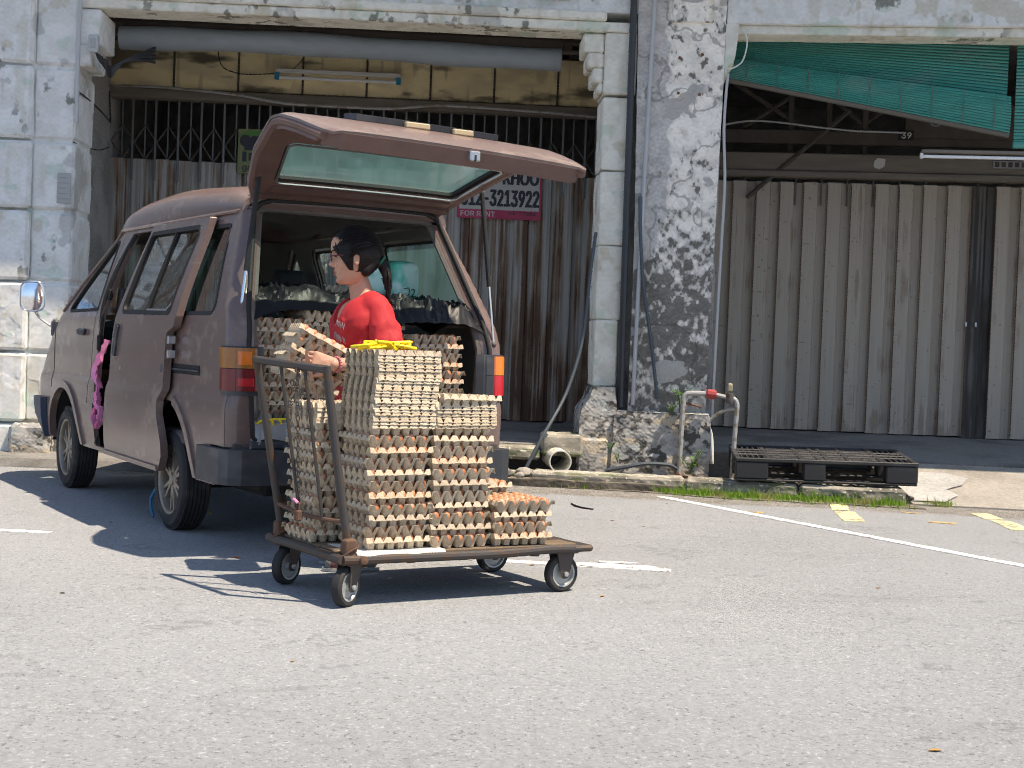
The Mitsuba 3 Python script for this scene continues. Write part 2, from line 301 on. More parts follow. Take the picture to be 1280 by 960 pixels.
# van
def paint(p, n, uv):
    a = fbm(p.x*2.3, p.y*2.3, p.z*3.1, octaves=4); d = fbm(p.x*13, p.y*13, p.z*13, octaves=3)
    c = mix(C(.145, .100, .091), C(.165, .117, .105), a)
    dust = smoothstep(.56, .72, a*.5+d*.5); c = mix(c, C(.30, .24, .20), dust*.5)
    sc = smoothstep(.86, .89, noise(p.x*9, p.y*9, p.z*120)); return mix(c, C(.45, .38, .35), sc*.07)
bs('mat_paint', pr(proc(paint), .22, metal=.0, spec=.52, coat=.4, coat_gloss=.94))
bs('mat_paint_inner', pr(proc(lambda p, n, uv: mix(C(.17, .10, .088), C(.11, .068, .06), fbm(p.x*8, p.y*8, p.z*8))), .45, metal=.1, coat=.2))
bs('mat_rubber', pr((.018, .018, .019), .7)); bs('mat_tyre', pr(proc(lambda p, n, uv: mix(C(.022, .022, .023), C(.055, .05, .046), smoothstep(.5, .75, fbm(p.x*9, p.y*9, p.z*9)))), .75))
bs('mat_black_plastic', pr(proc(lambda p, n, uv: mix(C(.032, .036, .044), C(.07, .072, .078), smoothstep(.45, .75, fbm(p.x*6, p.y*6, p.z*10)))), .5)); bs('mat_black', pr((.012, .012, .012), .8))
bs('mat_blue_bumper', pr((.045, .06, .095), .5))
bs('mat_lining', pr(proc(lambda p, n, uv: mix(C(.16, .15, .14), C(.11, .10, .095), fbm(p.x*6, p.y*6, p.z*6))), .85)); bs('mat_seat', pr((.035, .035, .038), .9)); bs('mat_vanfloor', pr((.07, .065, .06), .8))
bs('mat_alloy', pr(proc(lambda p, n, uv: mix(C(.36, .32, .27), C(.20, .17, .14), fbm(p.x*20, p.y*20, p.z*20))), .45, metal=.45)); bs('mat_chrome', pr((.75, .75, .76), .12, metal=1.)); bs('mat_steel', pr((.45, .45, .46), .3, metal=.8))
bs('mat_amber', pr((.78, .19, .012), .15, coat=.8)); bs('mat_red_lens', pr((.50, .012, .022), .15, coat=.8)); bs('mat_dark_red', pr((.16, .012, .016), .2, coat=.6)); bs('mat_dark_amber', pr((.34, .13, .02), .2, coat=.6))
bs('mat_beige_lamp', pr((.45, .36, .22), .4)); bs('mat_mirror', {'type': 'roughconductor', 'material': 'Al', 'alpha': .03})
scene['mat_glass'] = {'type': 'thindielectric', 'int_ior': 1.5, 'specular_transmittance': {'type': 'rgb', 'value': [.25, .37, .36]}}
scene['mat_glass_clear'] = {'type': 'thindielectric', 'int_ior': 1.5, 'specular_transmittance': {'type': 'rgb', 'value': [.62, .76, .73]}}
scene['mat_glass_gate'] = {'type': 'thindielectric', 'int_ior': 1.5, 'specular_transmittance': {'type': 'rgb', 'value': [.74, .90, .88]}}
# the film of dirt on old glass: a thin scattering sheet with pinholes
scene['mat_dust_film'] = {'type': 'mask', 'opacity': proc(lambda p, n, uv: .12+.20*fbm(p.x*5, p.y*5, p.z*5)), 'bsdf': {'type': 'principledthin', 'base_color': {'type': 'rgb', 'value': [.34, .55, .55]}, 'roughness': .8, 'spec_trans': 0., 'diff_trans': 1.3}}
# cart, trays, eggs, person, bags
bs('mat_cart_steel', pr(proc(lambda p, n, uv: mix(C(.062, .056, .053), C(.085, .055, .038), smoothstep(.50, .70, fbm(p.x*22, p.y*22, p.z*22, octaves=4)))), .55, metal=.3)); bs('mat_cart_rust', pr(proc(lambda p, n, uv: mix(C(.16, .085, .05), C(.07, .045, .035), fbm(p.x*35, p.y*35, p.z*35))), .85))
bs('mat_plank', pr(proc(lambda p, n, uv: mix(C(.20, .145, .09), C(.07, .055, .042), fbm(p.x*9+p.y*30, p.y*9, p.z*60, octaves=4))), .85)); bs('mat_caster_fork', pr((.075, .062, .055), .5, metal=.3)); bs('mat_caster_rim', pr((.42, .43, .42), .4, metal=.4))
for i, (c, d) in enumerate([((.56, .465, .335), (.47, .375, .255)), ((.50, .425, .325), (.42, .345, .25)), ((.60, .52, .395), (.52, .435, .315))]):
    bs(f'mat_pulp_{i}', pr(proc((lambda c, d, i: lambda p, n, uv: mix(C(*c), C(*d), smoothstep(.3, .7, noise(p.x*140, p.y*140, p.z*140)*.5+fbm(p.x*15+i, p.y*15, p.z*15)*.5)))(c, d, i)), .9))
for i, c in enumerate([(.50, .225, .115), (.57, .28, .155), (.44, .185, .095), (.62, .35, .22)]): bs(f'mat_egg_{i}', pr(c, .45, spec=.35))
bs('mat_skin', pr(proc(lambda p, n, uv: mix(C(.53, .305, .213), C(.49, .27, .185), smoothstep(.35, .7, fbm(p.x*40, p.y*40, p.z*40)*.6+noise(p.x*170, p.y*170, p.z*170)*.4))), .5, spec=.3)); bs('mat_lip', pr((.38, .13, .11), .5)); bs('mat_hair', pr((.010, .008, .008), .55, spec=.25)); bs('mat_eye', pr((.02, .015, .012), .2))
def shirt(p, n, uv): return mix(C(.46, .020, .026), C(.40, .016, .022), fbm(p.x*9, p.y*9, p.z*9))
bs('mat_shirt', pr(proc(shirt), .75, sheen=.4)); bs('mat_trousers', pr((.02, .022, .03), .85)); bs('mat_shoe', pr(proc(lambda p, n, uv: mix(C(.17, .165, .16), C(.12, .05, .055), smoothstep(.62, .68, noise(p.x*26, 2., p.z*4)))), .8)); bs('mat_bead', pr((.50, .16, .20), .3)); bs('mat_silver_print', pr((.42, .33, .32), .5)); bs('mat_glasses', pr((.10, .025, .035), .3))
bs('mat_bag', pr((.016, .017, .020), .40, spec=.22)); bs('mat_yellow', pr((.85, .66, .015), .45)); bs('mat_clear_bag', pr((.30, .31, .32), .25, spec=.6)); bs('mat_pink', pr((.78, .27, .50), .35)); bs('mat_blue_string', pr((.02, .16, .34), .5)); bs('mat_teal_pack', {'type': 'principled', 'base_color': proc(lambda p, n, uv: mix(C(.62, .92, .84), C(.14, .62, .48), smoothstep(.42, .62, fbm(p.x*9, p.y*9, p.z*9, octaves=3)))), 'roughness': .25, 'specular': .5})
bs('mat_green_ink', pr((.01, .12, .06), .5))

# ------------------------------------------------------------------ ground
def sheet(poly, z, step=None): return prism(poly, z-.05, z)
KA = math.atan2(-.427, 2.817)
def kerb_y(x): return 11.265-.1516*(x-.15)
struct('road', cbox(-60, 60, -45, 45, -.5, 0, .001), 'mat_asphalt', label='grey sunlit asphalt road')
# left building frame LF, right building frame RF: (along, depth, height)
LF = frame(.65, 12., math.atan(.04)); RF = frame(.85, 12., math.atan(-.12))
def slope_slab(pts_lo, pts_hi, b):  # top polygon (x, y, z) corners and a flat bottom
    P = np.array(pts_lo+pts_hi, float); Q = P.copy(); Q[:, 2] = b
    return hull(np.vstack([P, Q]))
def W3(Fm, a, d, z): return tuple((Fm@np.array([a, d, z, 1.]))[:3])
# raised walkway under the two shops, gently falling to the street
def refine(m, edge, amp, fr, seed):
    v, f = trimesh.remesh.subdivide_to_size(np.asarray(m[0]), np.asarray(m[1]), edge, max_iter=14)
    t = trimesh.Trimesh(v, f); t.merge_vertices(); n = t.vertex_normals; d = (meshkit.fbm(t.vertices*fr, 3, seed)-.5)*2*amp
    return t.vertices+n*d[:, None], t.faces
struct('walkway', refine(slope_slab([W3(LF, -9, -.02, .275), W3(LF, .15, -.02, .275)], [W3(LF, -9, 2.8, .35), W3(LF, .15, 2.8, .35)], -.1), .3, .006, 2., 1), 'mat_walkway', label='shaded concrete walkway behind the van')
struct('walkway', refine(slope_slab([W3(RF, -.6, .12, .26), W3(RF, 9, .12, .26)], [W3(RF, -.6, 2.8, .38), W3(RF, 9, 2.8, .38)], -.1), .3, .006, 2., 2), 'mat_walkway', label='dark shaded concrete walkway behind the black pallet')
rx = [(2.86, kerb_y(2.86)-.05), (9, kerb_y(9)-.05)]
struct('ramp', refine(slope_slab([(2.98, 10.86, .012), (9.5, 9.86, .012)], [(2.86, 11.98, .262), (9.5, 11.1, .262)], -.1), .18, .006, 3., 3), 'mat_ramp', label='sunlit concrete ramp from road to walkway')
# pale cement patch on the ramp's left end
def rz_(x, y): 
    u = (y-(10.86-.1516*(x-2.98)))/1.1; return .012+.25*u
pp = np.array([(2.985, 10.90), (3.22, 10.87), (3.36, 11.02), (3.31, 11.16), (3.46, 11.26), (3.55, 11.42), (3.42, 11.55), (2.93, 11.62)])
tv, tf = trimesh.creation.triangulate_polygon(Polygon(pp), engine='earcut'); top = np.c_[tv, [rz_(x, y)+.012 for x, y in tv]]
struct('ramp_patch', (np.vstack([top, top-[0, 0, .02]]), np.vstack([tf, tf[:, ::-1]+len(tv)])), 'mat_ramp_pale', label='pale cement patch on the ramp')
# drain bed and dirt between kerb and pillars
struct('drain_bed', refine(hull([(-9, 12.2, .0), (-9, 13.4, .0), (3.0, 10.9, .0), (3.0, 12.3, .0), (-9, 12.2, .055), (-9, 13.4, .055), (3.0, 10.9, .055), (3.0, 12.3, .055)]), .12, .03, 4., 4), 'mat_dirt', label='dirt in the drain behind the kerb')
# verge in front of the left buildings: pale footway by the front of the van
struct('footway', refine(hull([(-14, 11.15, .0), (-14, 12.5, .0), (-1.6, 11.2, .0), (-1.6, 12.5, .0), (-14, 11.2, .06), (-14, 12.5, .10), (-1.6, 11.3, .06), (-1.6, 12.5, .10)]), .3, .008, 3., 6), 'mat_walkway', label='low dusty footway at the foot of the white pillar')
# kerb stones
ks = [(.16, 1.32), (1.324, 2.16), (2.164, 2.93)]
for i, (a, b) in enumerate(ks):
    ms = rough_box(0, (b-a), 0, .26, -.1, .112, .02, .04, .012, 12., 20+i)
    solo('kerb_stone', xf(ms, frame(a, kerb_y(a), KA)), 'mat_kerb', ['long weathered kerb stone in front of the white drain pipe', 'mossy grey kerb stone at the left end of the black pallet', 'pebbly kerb stone under the right half of the black pallet'][i], 'kerb')
# broken slabs beside the drain pipe
def slab(x0, x1, y0, y1, z0, z1, rz, lab, seed): solo('concrete_slab', rough_box(x0, x1, y0, y1, z0, z1, .02, .04, .018, 8., seed), 'mat_kerb', lab, 'slab', M=frame(0, 0, 0))
slab(-.35, .24, 11.62, 12.02, .17, .262, 0, 'thick broken concrete slab between the van and the drain pipe', 31)
slab(.25, .58, 11.72, 12.05, .20, .37, 0, 'raised square concrete block behind the white drain pipe', 32)
slab(-.25, .10, 11.45, 11.66, .03, .09, 0, 'low mossy concrete lump in the drain beside the kerb end', 33)
for i in range(12):
    x, y = RNG.uniform(-.35, .15), RNG.uniform(11.25, 11.5); s = RNG.uniform(.03, .075)
    m = trimesh.creation.icosphere(2, s); v = m.vertices*(1+.5*(meshkit.noise(m.vertices*30+i*9, i)-.5)[:, None])*[1, .8, .6]
    solo('rubble_stone', (v+[x, y, .06+s*.3], m.faces), 'mat_stone', 'small grey rubble stone in the drain beside the van bumper', 'stone', 'rubble stones in the drain')
# road markings, each a sheet of paint 4 mm thick
def stripe(name, pts, w, m, lab, z=.004):
    P = np.array(pts, float); d = P[-1]-P[0]; d /= np.linalg.norm(d); n = np.array([-d[1], d[0]])*w/2; nn = 24
    c = P[0]+(P[-1]-P[0])*np.linspace(0, 1, nn)[:, None]; a = c+n*(1+.12*NR.randn(nn, 1)*.5); b = c-n*(1+.12*NR.randn(nn, 1)*.5)
    po = Polygon(np.vstack([a, b[::-1]])); v, f = prism(po, z-.004, z)
    k = struct(name, (v, f), m); labels[k]['label'] = lab
stripe('parking_line', [(1.12, 10.76), (3.45, 6.42)], .085, 'mat_road_white', 'long white parking line running to the right edge')
stripe('parking_line', [(-.75, 7.33), (.80, 7.115)], .085, 'mat_road_white', 'white parking line behind the cart wheels')
stripe('parking_line', [(-4.2, 7.75), (-2.36, 7.63)], .075, 'mat_road_white', 'white line end at the left edge')
stripe('yellow_mark', [(2.40, 10.75), (2.32, 10.28)], .12, 'mat_road_yellow', 'faded yellow kerb mark right of the white line'); stripe('yellow_mark', [(2.33, 10.22), (2.26, 9.60)], .14, 'mat_road_yellow', 'worn yellow kerb mark nearer the white line')
stripe('yellow_mark', [(3.33, 10.42), (3.32, 10.05)], .13, 'mat_road_yellow', 'faded yellow mark at the foot of the ramp'); stripe('yellow_mark', [(3.34, 9.98), (3.30, 9.45)], .14, 'mat_road_yellow', 'worn yellow mark at the right edge of the road')
for a, b in [((1.60, 9.95), (1.72, 9.93)), ((2.75, 10.3), (2.86, 10.28)), ((2.78, 9.75), (2.95, 9.70))]: stripe('orange_mark', [a, b], .06, 'mat_road_orange', 'faint orange paint trace on the road')
for q, (x, y, s) in enumerate([(.42, 7.18, .14), (.62, 7.17, .11), (.54, 7.30, .07)]):
    th = np.linspace(0, 2*np.pi, 18)[:-1]; po = Polygon(np.c_[x+s*1.3*np.cos(th)*(1+.25*NR.randn(17)), y+s*.35*np.sin(th)*(1+.3*NR.randn(17))]).buffer(0)
    if po.geom_type != 'Polygon': po = max(po.geoms, key=lambda g: g.area)
    k = struct('paint_spill', prism(po, .002, .0085), 'mat_road_white'); labels[k]['label'] = 'splash of white paint beside the parking line'
# litter: dry leaves and chips on the road
for i in range(22):
    x = RNG.uniform(-2.2, 2.6); y = RNG.uniform(3.6, 10.3)
    if i < 3: x, y = [(-1.28, 7.0), (.42, 6.3), (.13, 7.12)][i]
    s = RNG.uniform(.010, .022)*(1.3 if i < 3 else 1); a = RNG.uniform(0, 6.3)
    v = np.array([(-1, 0, 0), (0, .45, .12), (1, 0, .05), (0, -.45, .12), (0, 0, -.02)])*s; f = np.array([(0, 4, 1), (1, 4, 2), (2, 4, 3), (3, 4, 0)])
    v = np.vstack([v, v+[0, 0, .0015]]); f = np.vstack([f[:, ::-1], f+5])
    solo('dry_leaf', xf((v+[0, 0, .002], f), frame(x, y, a)), 'mat_orange_bit' if i == 0 else ('mat_dry_leaf' if i % 3 else 'mat_stem'), 'orange scrap lying on the road by the cart wheel' if i == 0 else 'tiny dry leaf lying on the grey road', 'scrap' if i == 0 else 'leaf', None if i == 0 else 'dry leaves on the road')
solo('twig', tube(bend([(.435, 10.02, .005), (.45, 9.9, .007), (.50, 9.78, .006), (.565, 9.72, .004)]), .006, 6), 'mat_black', 'thin dark twig lying on the road right of the eggs', 'twig')

# ------------------------------------------------------------------ left shop
# rusticated white pillar: stone courses, two set backs
pil = thing('pillar', 'bright white pillar of large stone blocks at the left edge', 'pillar')
zj = [0.02, .30, .865, 1.425, 1.995, 2.55, 3.14, 3.75]
for i in range(7):
    z0, z1 = zj[i]+(.012 if i else 0), zj[i+1]-.012
    put('block', rough_box(-5.9, -4.535, -.075, .60, z0, z1, .022, .09, .010, 5., 50+i), 'mat_plaster_white', pil, LF)
    put('block', rough_box(-4.536, -4.205, -.008, .58, z0+.004, z1-.004, .018, .08, .012, 5., 60+i), 'mat_plaster_white', pil, LF)
put('core', cbox(-5.88, -4.225, .02, .56, 0, 3.75, .004), 'mat_plaster_white', pil, LF)
put('base', rough_box(-4.62, -4.30, -.16, .0, .0, .30, .03, .05, .02, 6., 70), 'mat_plinth', pil, LF)
put('upper_shaft', rough_box(-5.9, -4.25, -.10, .6, 3.76, 7.2, .02, .3, .01, 3., 71), 'mat_plaster_white', pil, LF)
cap = thing('pillar_bracket', 'white stepped bracket at the top of the left pillar', 'bracket')
for a0, a1, z0, z1 in [(-4.20, -4.03, 3.33, 3.612), (-4.20, -4.10, 3.16, 3.33)]: put('step', rough_box(a0, a1, .01, .5, z0, z1, .012, .06, .006, 6., 74), 'mat_plaster_white', cap, LF)
k = thing('meter_box', 'small grey electric box under the white bracket', 'box'); put('case', cbox(-4.115, -4.035, -.06, .0, 3.26, 3.40, .01), 'mat_conduit', k, LF); put('cover', cbox(-4.095, -4.055, -.068, -.061, 3.29, 3.37, .004), 'mat_paper_grey', k, LF)
for q in range(5): solo('cable', tube(bend([(-4.05+.02*q, -.03, 3.26-.015*q), (-3.99, .2, 3.19-.02*q), (-3.90, .25, 3.25), (-3.70, .5, 3.42-.03*q)]), .012, 6), 'mat_cable_black', 'black cable of the bundle below the grey electric box', 'cable', 'cables below the electric box', M=LF)
solo('conduit', tube([(-4.185, -.05, 2.70), (-4.19, -.05, 3.2), (-4.175, -.055, 4.2)], .018, 8), 'mat_conduit', 'grey conduit pipe running down beside the white bracket', 'pipe', M=LF)
kn = thing('notice', 'small paper notice pasted on the white pillar above the van', 'notice')
put('paper', cbox(-4.33, -4.222, -.024, -.020, 2.06, 2.30, .001), 'mat_paper_grey', kn, LF)
for q in range(5): put('text_line', cbox(-4.32+.005*(q % 2), -4.235-.012*(q % 3), -.0262, -.0242, 2.09+.042*q, 2.097+.042*q, .0005), 'mat_ink_grey', kn, LF)
# party walls, back walls, ceiling
def wallthing(name, ms, m, lab): return solo(name, ms, m, lab, 'wall')
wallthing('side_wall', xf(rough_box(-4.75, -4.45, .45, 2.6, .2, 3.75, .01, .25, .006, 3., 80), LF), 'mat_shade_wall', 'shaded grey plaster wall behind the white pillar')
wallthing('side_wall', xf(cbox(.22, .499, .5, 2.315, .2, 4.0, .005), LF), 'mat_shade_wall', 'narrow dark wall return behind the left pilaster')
def shop_room(Fm, a0, a1, lab):   # a closed room behind the gate, lit only through the gate
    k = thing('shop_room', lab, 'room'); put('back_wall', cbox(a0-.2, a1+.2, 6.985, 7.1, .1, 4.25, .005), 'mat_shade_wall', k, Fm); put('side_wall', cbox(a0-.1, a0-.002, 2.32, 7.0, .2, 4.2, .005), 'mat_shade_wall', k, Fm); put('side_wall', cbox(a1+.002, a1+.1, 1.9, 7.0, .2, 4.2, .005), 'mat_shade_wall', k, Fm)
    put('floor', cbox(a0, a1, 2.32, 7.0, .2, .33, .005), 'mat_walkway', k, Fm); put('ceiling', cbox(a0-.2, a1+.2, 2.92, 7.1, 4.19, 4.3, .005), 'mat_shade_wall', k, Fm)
shop_room(LF, -4.8, .5, 'dark shop room behind the left folding gate')
# a concrete canopy over the footway, above the picture: the shopfronts stand in its shade
cn = thing('canopy', 'long concrete canopy over the shopfronts, casting their shade', 'canopy')
put('slab', cbox(-10.2, .20, -.78, .0, 4.42, 4.56, .02), 'mat_plaster_white', cn, LF); put('slab', cbox(.02, 9., -.74, .0, 4.42, 4.56, .02), 'mat_plaster_white', cn, RF)
# the next bay of the row, left of the picture; the van's windows and side mirror it
nb_ = thing('neighbour_shop', 'next shop bay left of the white pillar', 'shop')
put('wall', cbox(-16., -5.91, .05, .5, 3.6, 7.2, .02), 'mat_plaster_white', nb_, LF); put('shutter', cbox(-9.6, -5.9, 1.2, 1.3, .2, 3.6, .01), 'mat_gate_left', nb_, LF); put('shutter', cbox(-16., -10.4, 1.2, 1.3, .2, 3.6, .01), 'mat_gate_right', nb_, LF); put('pier', rough_box(-10.4, -9.6, -.06, 1.2, 0, 3.6, .02, .2, .01, 4., 77), 'mat_plaster_cream', nb_, LF)
k = thing('ceiling', 'dark ceiling with joists above the left walkway', 'ceiling')
put('board', cbox(-4.7, .5, -.0, 3.0, 4.02, 4.08, .004), 'mat_timber', k, LF)
for q in range(9): put('joist', cbox(-4.35+.52*q, -4.28+.52*q, .36, 2.7, 3.88, 4.015, .006), 'mat_timber_dark', k, LF)
put('beam', cbox(-4.5, .25, 1.2, 1.32, 3.76, 3.875, .006), 'mat_timber_dark', k, LF)
# front beam with mouldings
bm = thing('beam', 'stained pale plaster beam above the left shop', 'beam')
put('soffit_band', rough_box(-4.20, .25, .0, .36, 3.622, 3.70, .008, .12, .004, 5., 90), 'mat_plaster_cream', bm, LF)
put('moulding', rough_box(-4.20, .0, -.035, .34, 3.703, 3.775, .012, .12, .004, 5., 91), 'mat_plaster_cream', bm, LF)
put('wall_above', rough_box(-4.24, .26, .02, .4, 3.776, 7.2, .008, .3, .006, 3., 92), 'mat_plaster_white', bm, LF)
put('vent_block', cbox(-.62, -.30, -.02, .03, 3.86, 4.02, .008), 'mat_plinth', bm, LF)
# signboard panels
sp = thing('signboard', 'row of faded yellow panels above the left gate', 'signboard')
for q in range(8):
    a0 = -4.46+.605*q; put('panel', cbox(a0, min(a0+.588, .22), 2.19, 2.21, 3.37, 3.80, .003), 'mat_sign_panel', sp, LF)
    put('batten', cbox(a0-.0165, a0-.0005, 2.175, 2.205, 3.36, 3.80, .002), 'mat_timber_dark', sp, LF)
put('back_board', cbox(-4.48, .22, 2.215, 2.23, 3.36, 3.82, .002), 'mat_timber_dark', sp, LF)
put('lintel', cbox(-4.48, .22, 2.13, 2.3, 3.262, 3.355, .01), 'mat_timber', sp, LF)
# rolled canvas blind, lamp and wires
rb = thing('rolled_blind', 'long grey canvas blind rolled up under the left beam', 'blind')
pts = np.c_[np.linspace(-4.0, -.32, 30), np.full(30, .55), 3.50+.018*np.sin(np.linspace(0, 5, 30))]
put('roll', tube(pts, .095+.006*np.sin(np.linspace(0, 19, 30)), 18), 'mat_canvas', rb, LF); put('rod', tube([(-4.06, .55, 3.5), (-.12, .55, 3.55)], .02, 8), 'mat_timber_dark', rb, LF)
put('board', cbox(-4.0, -.3, .60, .63, 3.5, 3.66, .004), 'mat_timber_dark', rb, LF)
lp = thing('tube_lamp', 'unlit fluorescent tube lamp with blue ends on the yellow panels', 'lamp')
put('housing', cbox(-2.90, -1.73, 2.07, 2.13, 3.545, 3.585, .006), 'mat_white_paint', lp, LF)
put('tube', tube([(-2.87, 2.08, 3.50), (-1.76, 2.08, 3.50)], .016, 10), 'mat_tube', lp, LF)
for a in (-2.885, -1.745): put('socket', cbox(a-.022, a+.022, 2.06, 2.10, 3.478, 3.543, .004), 'mat_blue_plastic', lp, LF)
for lab, P, r in [('sagging grey cable along the lintel of the left shop', [(-4.44, 2.1, 3.35), (-4.0, 2.0, 3.345), (-3.3, 2.0, 3.31), (-2.7, 2.0, 3.24), (-1.9, 2.0, 3.235), (-1.3, 2.0, 3.29), (-.4, 2.0, 3.27), (.2, 2.05, 3.25)], .014), ('thin black wire hanging in a loop on the yellow panels', [(-3.45, 2.15, 3.75), (-3.40, 2.12, 3.58), (-3.2, 2.12, 3.52), (-2.8, 2.12, 3.56), (-2.62, 2.15, 3.75)], .005),
      ('dark wire drooping from the conduit to the gate corner', [(-4.19, -.04, 2.95), (-4.25, 1.0, 2.95), (-4.4, 2.0, 3.0), (-4.44, 2.1, 3.3)], .007), ('thin dark wire crossing the shaded side wall', [(-4.22, .0, 2.55), (-4.3, 1.0, 2.62), (-4.43, 2.1, 2.78)], .005)]:
    solo('cable', tube(bend(P), r, 6), 'mat_galv' if r > .01 else 'mat_cable_black', lab, 'cable', M=LF)
# left folding gate: pleated sheet leaves below, scissor grille above
def leaf(a0, a1, z0, z1, up, dn, d):
    """one pleat: two flat faces meeting at a ridge"""
    m = a0+(a1-a0)*.62; P = []
    for a, dd in ((a0, d), (m-.012, d), (m, d+dn), (a1-.012, d+dn), (a1, d)): P.append((a, dd))
    po = Polygon([(a, q) for a, q in P]+[(a, q+.012) for a, q in P[::-1]]); return prism(po.buffer(0), z0, z1)
fg = thing('folding_gate', 'rust-streaked grey folding gate behind the van', 'gate')
aa = np.arange(-4.46, .21, .215)
for q, a in enumerate(aa): put('leaf', leaf(a, a+.2145, .345+.004*(q % 3), 2.70+RNG.uniform(-.005, .004), 0, .05, 2.25+.008*(q % 2)), 'mat_gate_left', fg, LF, smooth=False)
for a in aa[::1]: put('upright_bar', cbox(a-.011, a+.011, 2.235, 2.249, 2.5, 3.262, .003), 'mat_iron_grey', fg, LF); put('upright_bar', cbox(a+.096, a+.112, 2.30, 2.312, 2.5, 3.262, .003), 'mat_iron_grey', fg, LF)
X = [tube([(a-.1, 2.27, 2.70), (a+.115, 2.27, 3.02)], .008, 5) for a in aa]+[tube([(a+.115, 2.285, 2.70), (a-.1, 2.285, 3.02)], .008, 5) for a in aa]
k = put('scissor_lattice', join(X), 'mat_iron', fg, LF); labels[k] = {'kind': 'stuff', 'label': 'crossed lattice bars of the grille'}
# for-rent banner, poster
bn = thing('banner', 'white for-rent banner with red border on the left gate', 'sign')
BM = LF@mat((-1.15, 2.228, 2.27), rz=.0)@XZ     # drawing plane: x along, y up, +z towards the street
def wavy(m, amp=.006): 
    v, f = m; v = np.array(v); v[:, 2] += amp*np.sin(v[:, 0]*9)+amp*.6*np.sin(v[:, 0]*23+v[:, 1]*7); return v, f
def sheetgrid(x0, x1, y0, y1, z0, z1, n=24, k=8): return grid_shell(sbox(x0, y0, x1, y1), lambda u, v, o: np.c_[u, v, np.full(len(u), o)], np.linspace(x0, x1, n), np.linspace(y0, y1, k), z1, z0)
put('sheet', wavy(sheetgrid(0, .80, 0, .545, 0, .004)), 'mat_paper', bn, BM)
put('border', wavy(join([sheetgrid(0, .80, 0, .085, .0045, .0065), sheetgrid(0, .02, .086, .545, .0045, .0065, 2), sheetgrid(.782, .80, .086, .545, .0045, .0065, 2)])), 'mat_sign_red', bn, BM)
def tx(s, h, x, y, w, z, bold=True): return wavy(flat_text(s, h, mat((x, y, z)), .002, bold, w))
put('lettering', wavy(bold_text('ENT KHOO', .122, mat((.150, .335, .0048)), .002, .61)), 'mat_ink', bn, BM); put('lettering', wavy(bold_text('012-3213922', .150, mat((.033, .125, .0048)), .002, .735)), 'mat_ink', bn, BM)
put('lettering', tx('FOR RENT', .047, .028, .020, .33, .0068), 'mat_paper', bn, BM); put('lettering', tx('03-77281', .028, .49, .045, .26, .0068), 'mat_ink', bn, BM); put('lettering', tx('PROPERTY', .022, .60, .49, .16, .0048), 'mat_ink_grey', bn, BM)
po = thing('poster', 'green poster on the grille above the van roof', 'poster'); PM = LF@mat((-3.245, 2.215, 2.60))@XZ
put('sheet', sheetgrid(0, .36, 0, .42, 0, .003), 'mat_poster_pale', po, PM)
put('print', prism(Polygon([(.005, .36), (.1, .41), (.3, .41), (.355, .33), (.2, .30), (.08, .34)]), .0035, .0055), 'mat_poster_green', po, PM)
put('print', prism(unary_union([Point(.07, .31).buffer(.055), Point(.16, .30).buffer(.06), Point(.25, .29).buffer(.055), sbox(.06, .22, .27, .30)]), .006, .0075), 'mat_ink', po, PM)
put('lettering', flat_text('gam', .06, mat((.04, .03, .004)), .0015, True), 'mat_ink', po, PM); put('print', prism(unary_union([sbox(.05, .12, .075, .2), sbox(.11, .13, .14, .19), sbox(.17, .12, .20, .2)]).buffer(.008), .0035, .0045), 'mat_ink', po, PM)
# pilaster with corbel and pedestal
ps = thing('pilaster', 'flaking cream pilaster with stepped corbel beside the banner', 'pilaster')
for q, (z0, z1) in enumerate([(.76, 1.30), (1.305, 1.90), (1.905, 2.50), (2.515, 3.10), (3.125, 3.62)]): put('block', rough_box(.0 if q else .004, .25-.018*(4-q)*.9+.01, .02+.004*(q % 2), .52, z0, z1, .01, .07, .007, 6., 100+q), 'mat_plaster_cream', ps, LF)
for a0, z0, z1 in [(-.175, 3.46, 3.618), (-.135, 3.34, 3.46), (-.09, 3.22, 3.34), (-.045, 3.14, 3.22)]: put('corbel_step', rough_box(a0, -.002, .05, .46, z0, z1-.003, .012, .05, .006, 7., int(z0*100)), 'mat_plaster_cream', ps, LF)
po_ = Polygon([(-.10, .05), (.20, .05), (.20, .60), (.18, .76), (.0, .76), (-.03, .66), (-.09, .56), (-.10, .50)])
put('pedestal', refine(upright(po_, -.10, .5), .06, .012, 7., 110), 'mat_plinth', ps, LF); put('footing', rough_box(-.115, .14, -.13, .4, .0, .345, .02, .05, .012, 6., 111), 'mat_plinth', ps, LF)

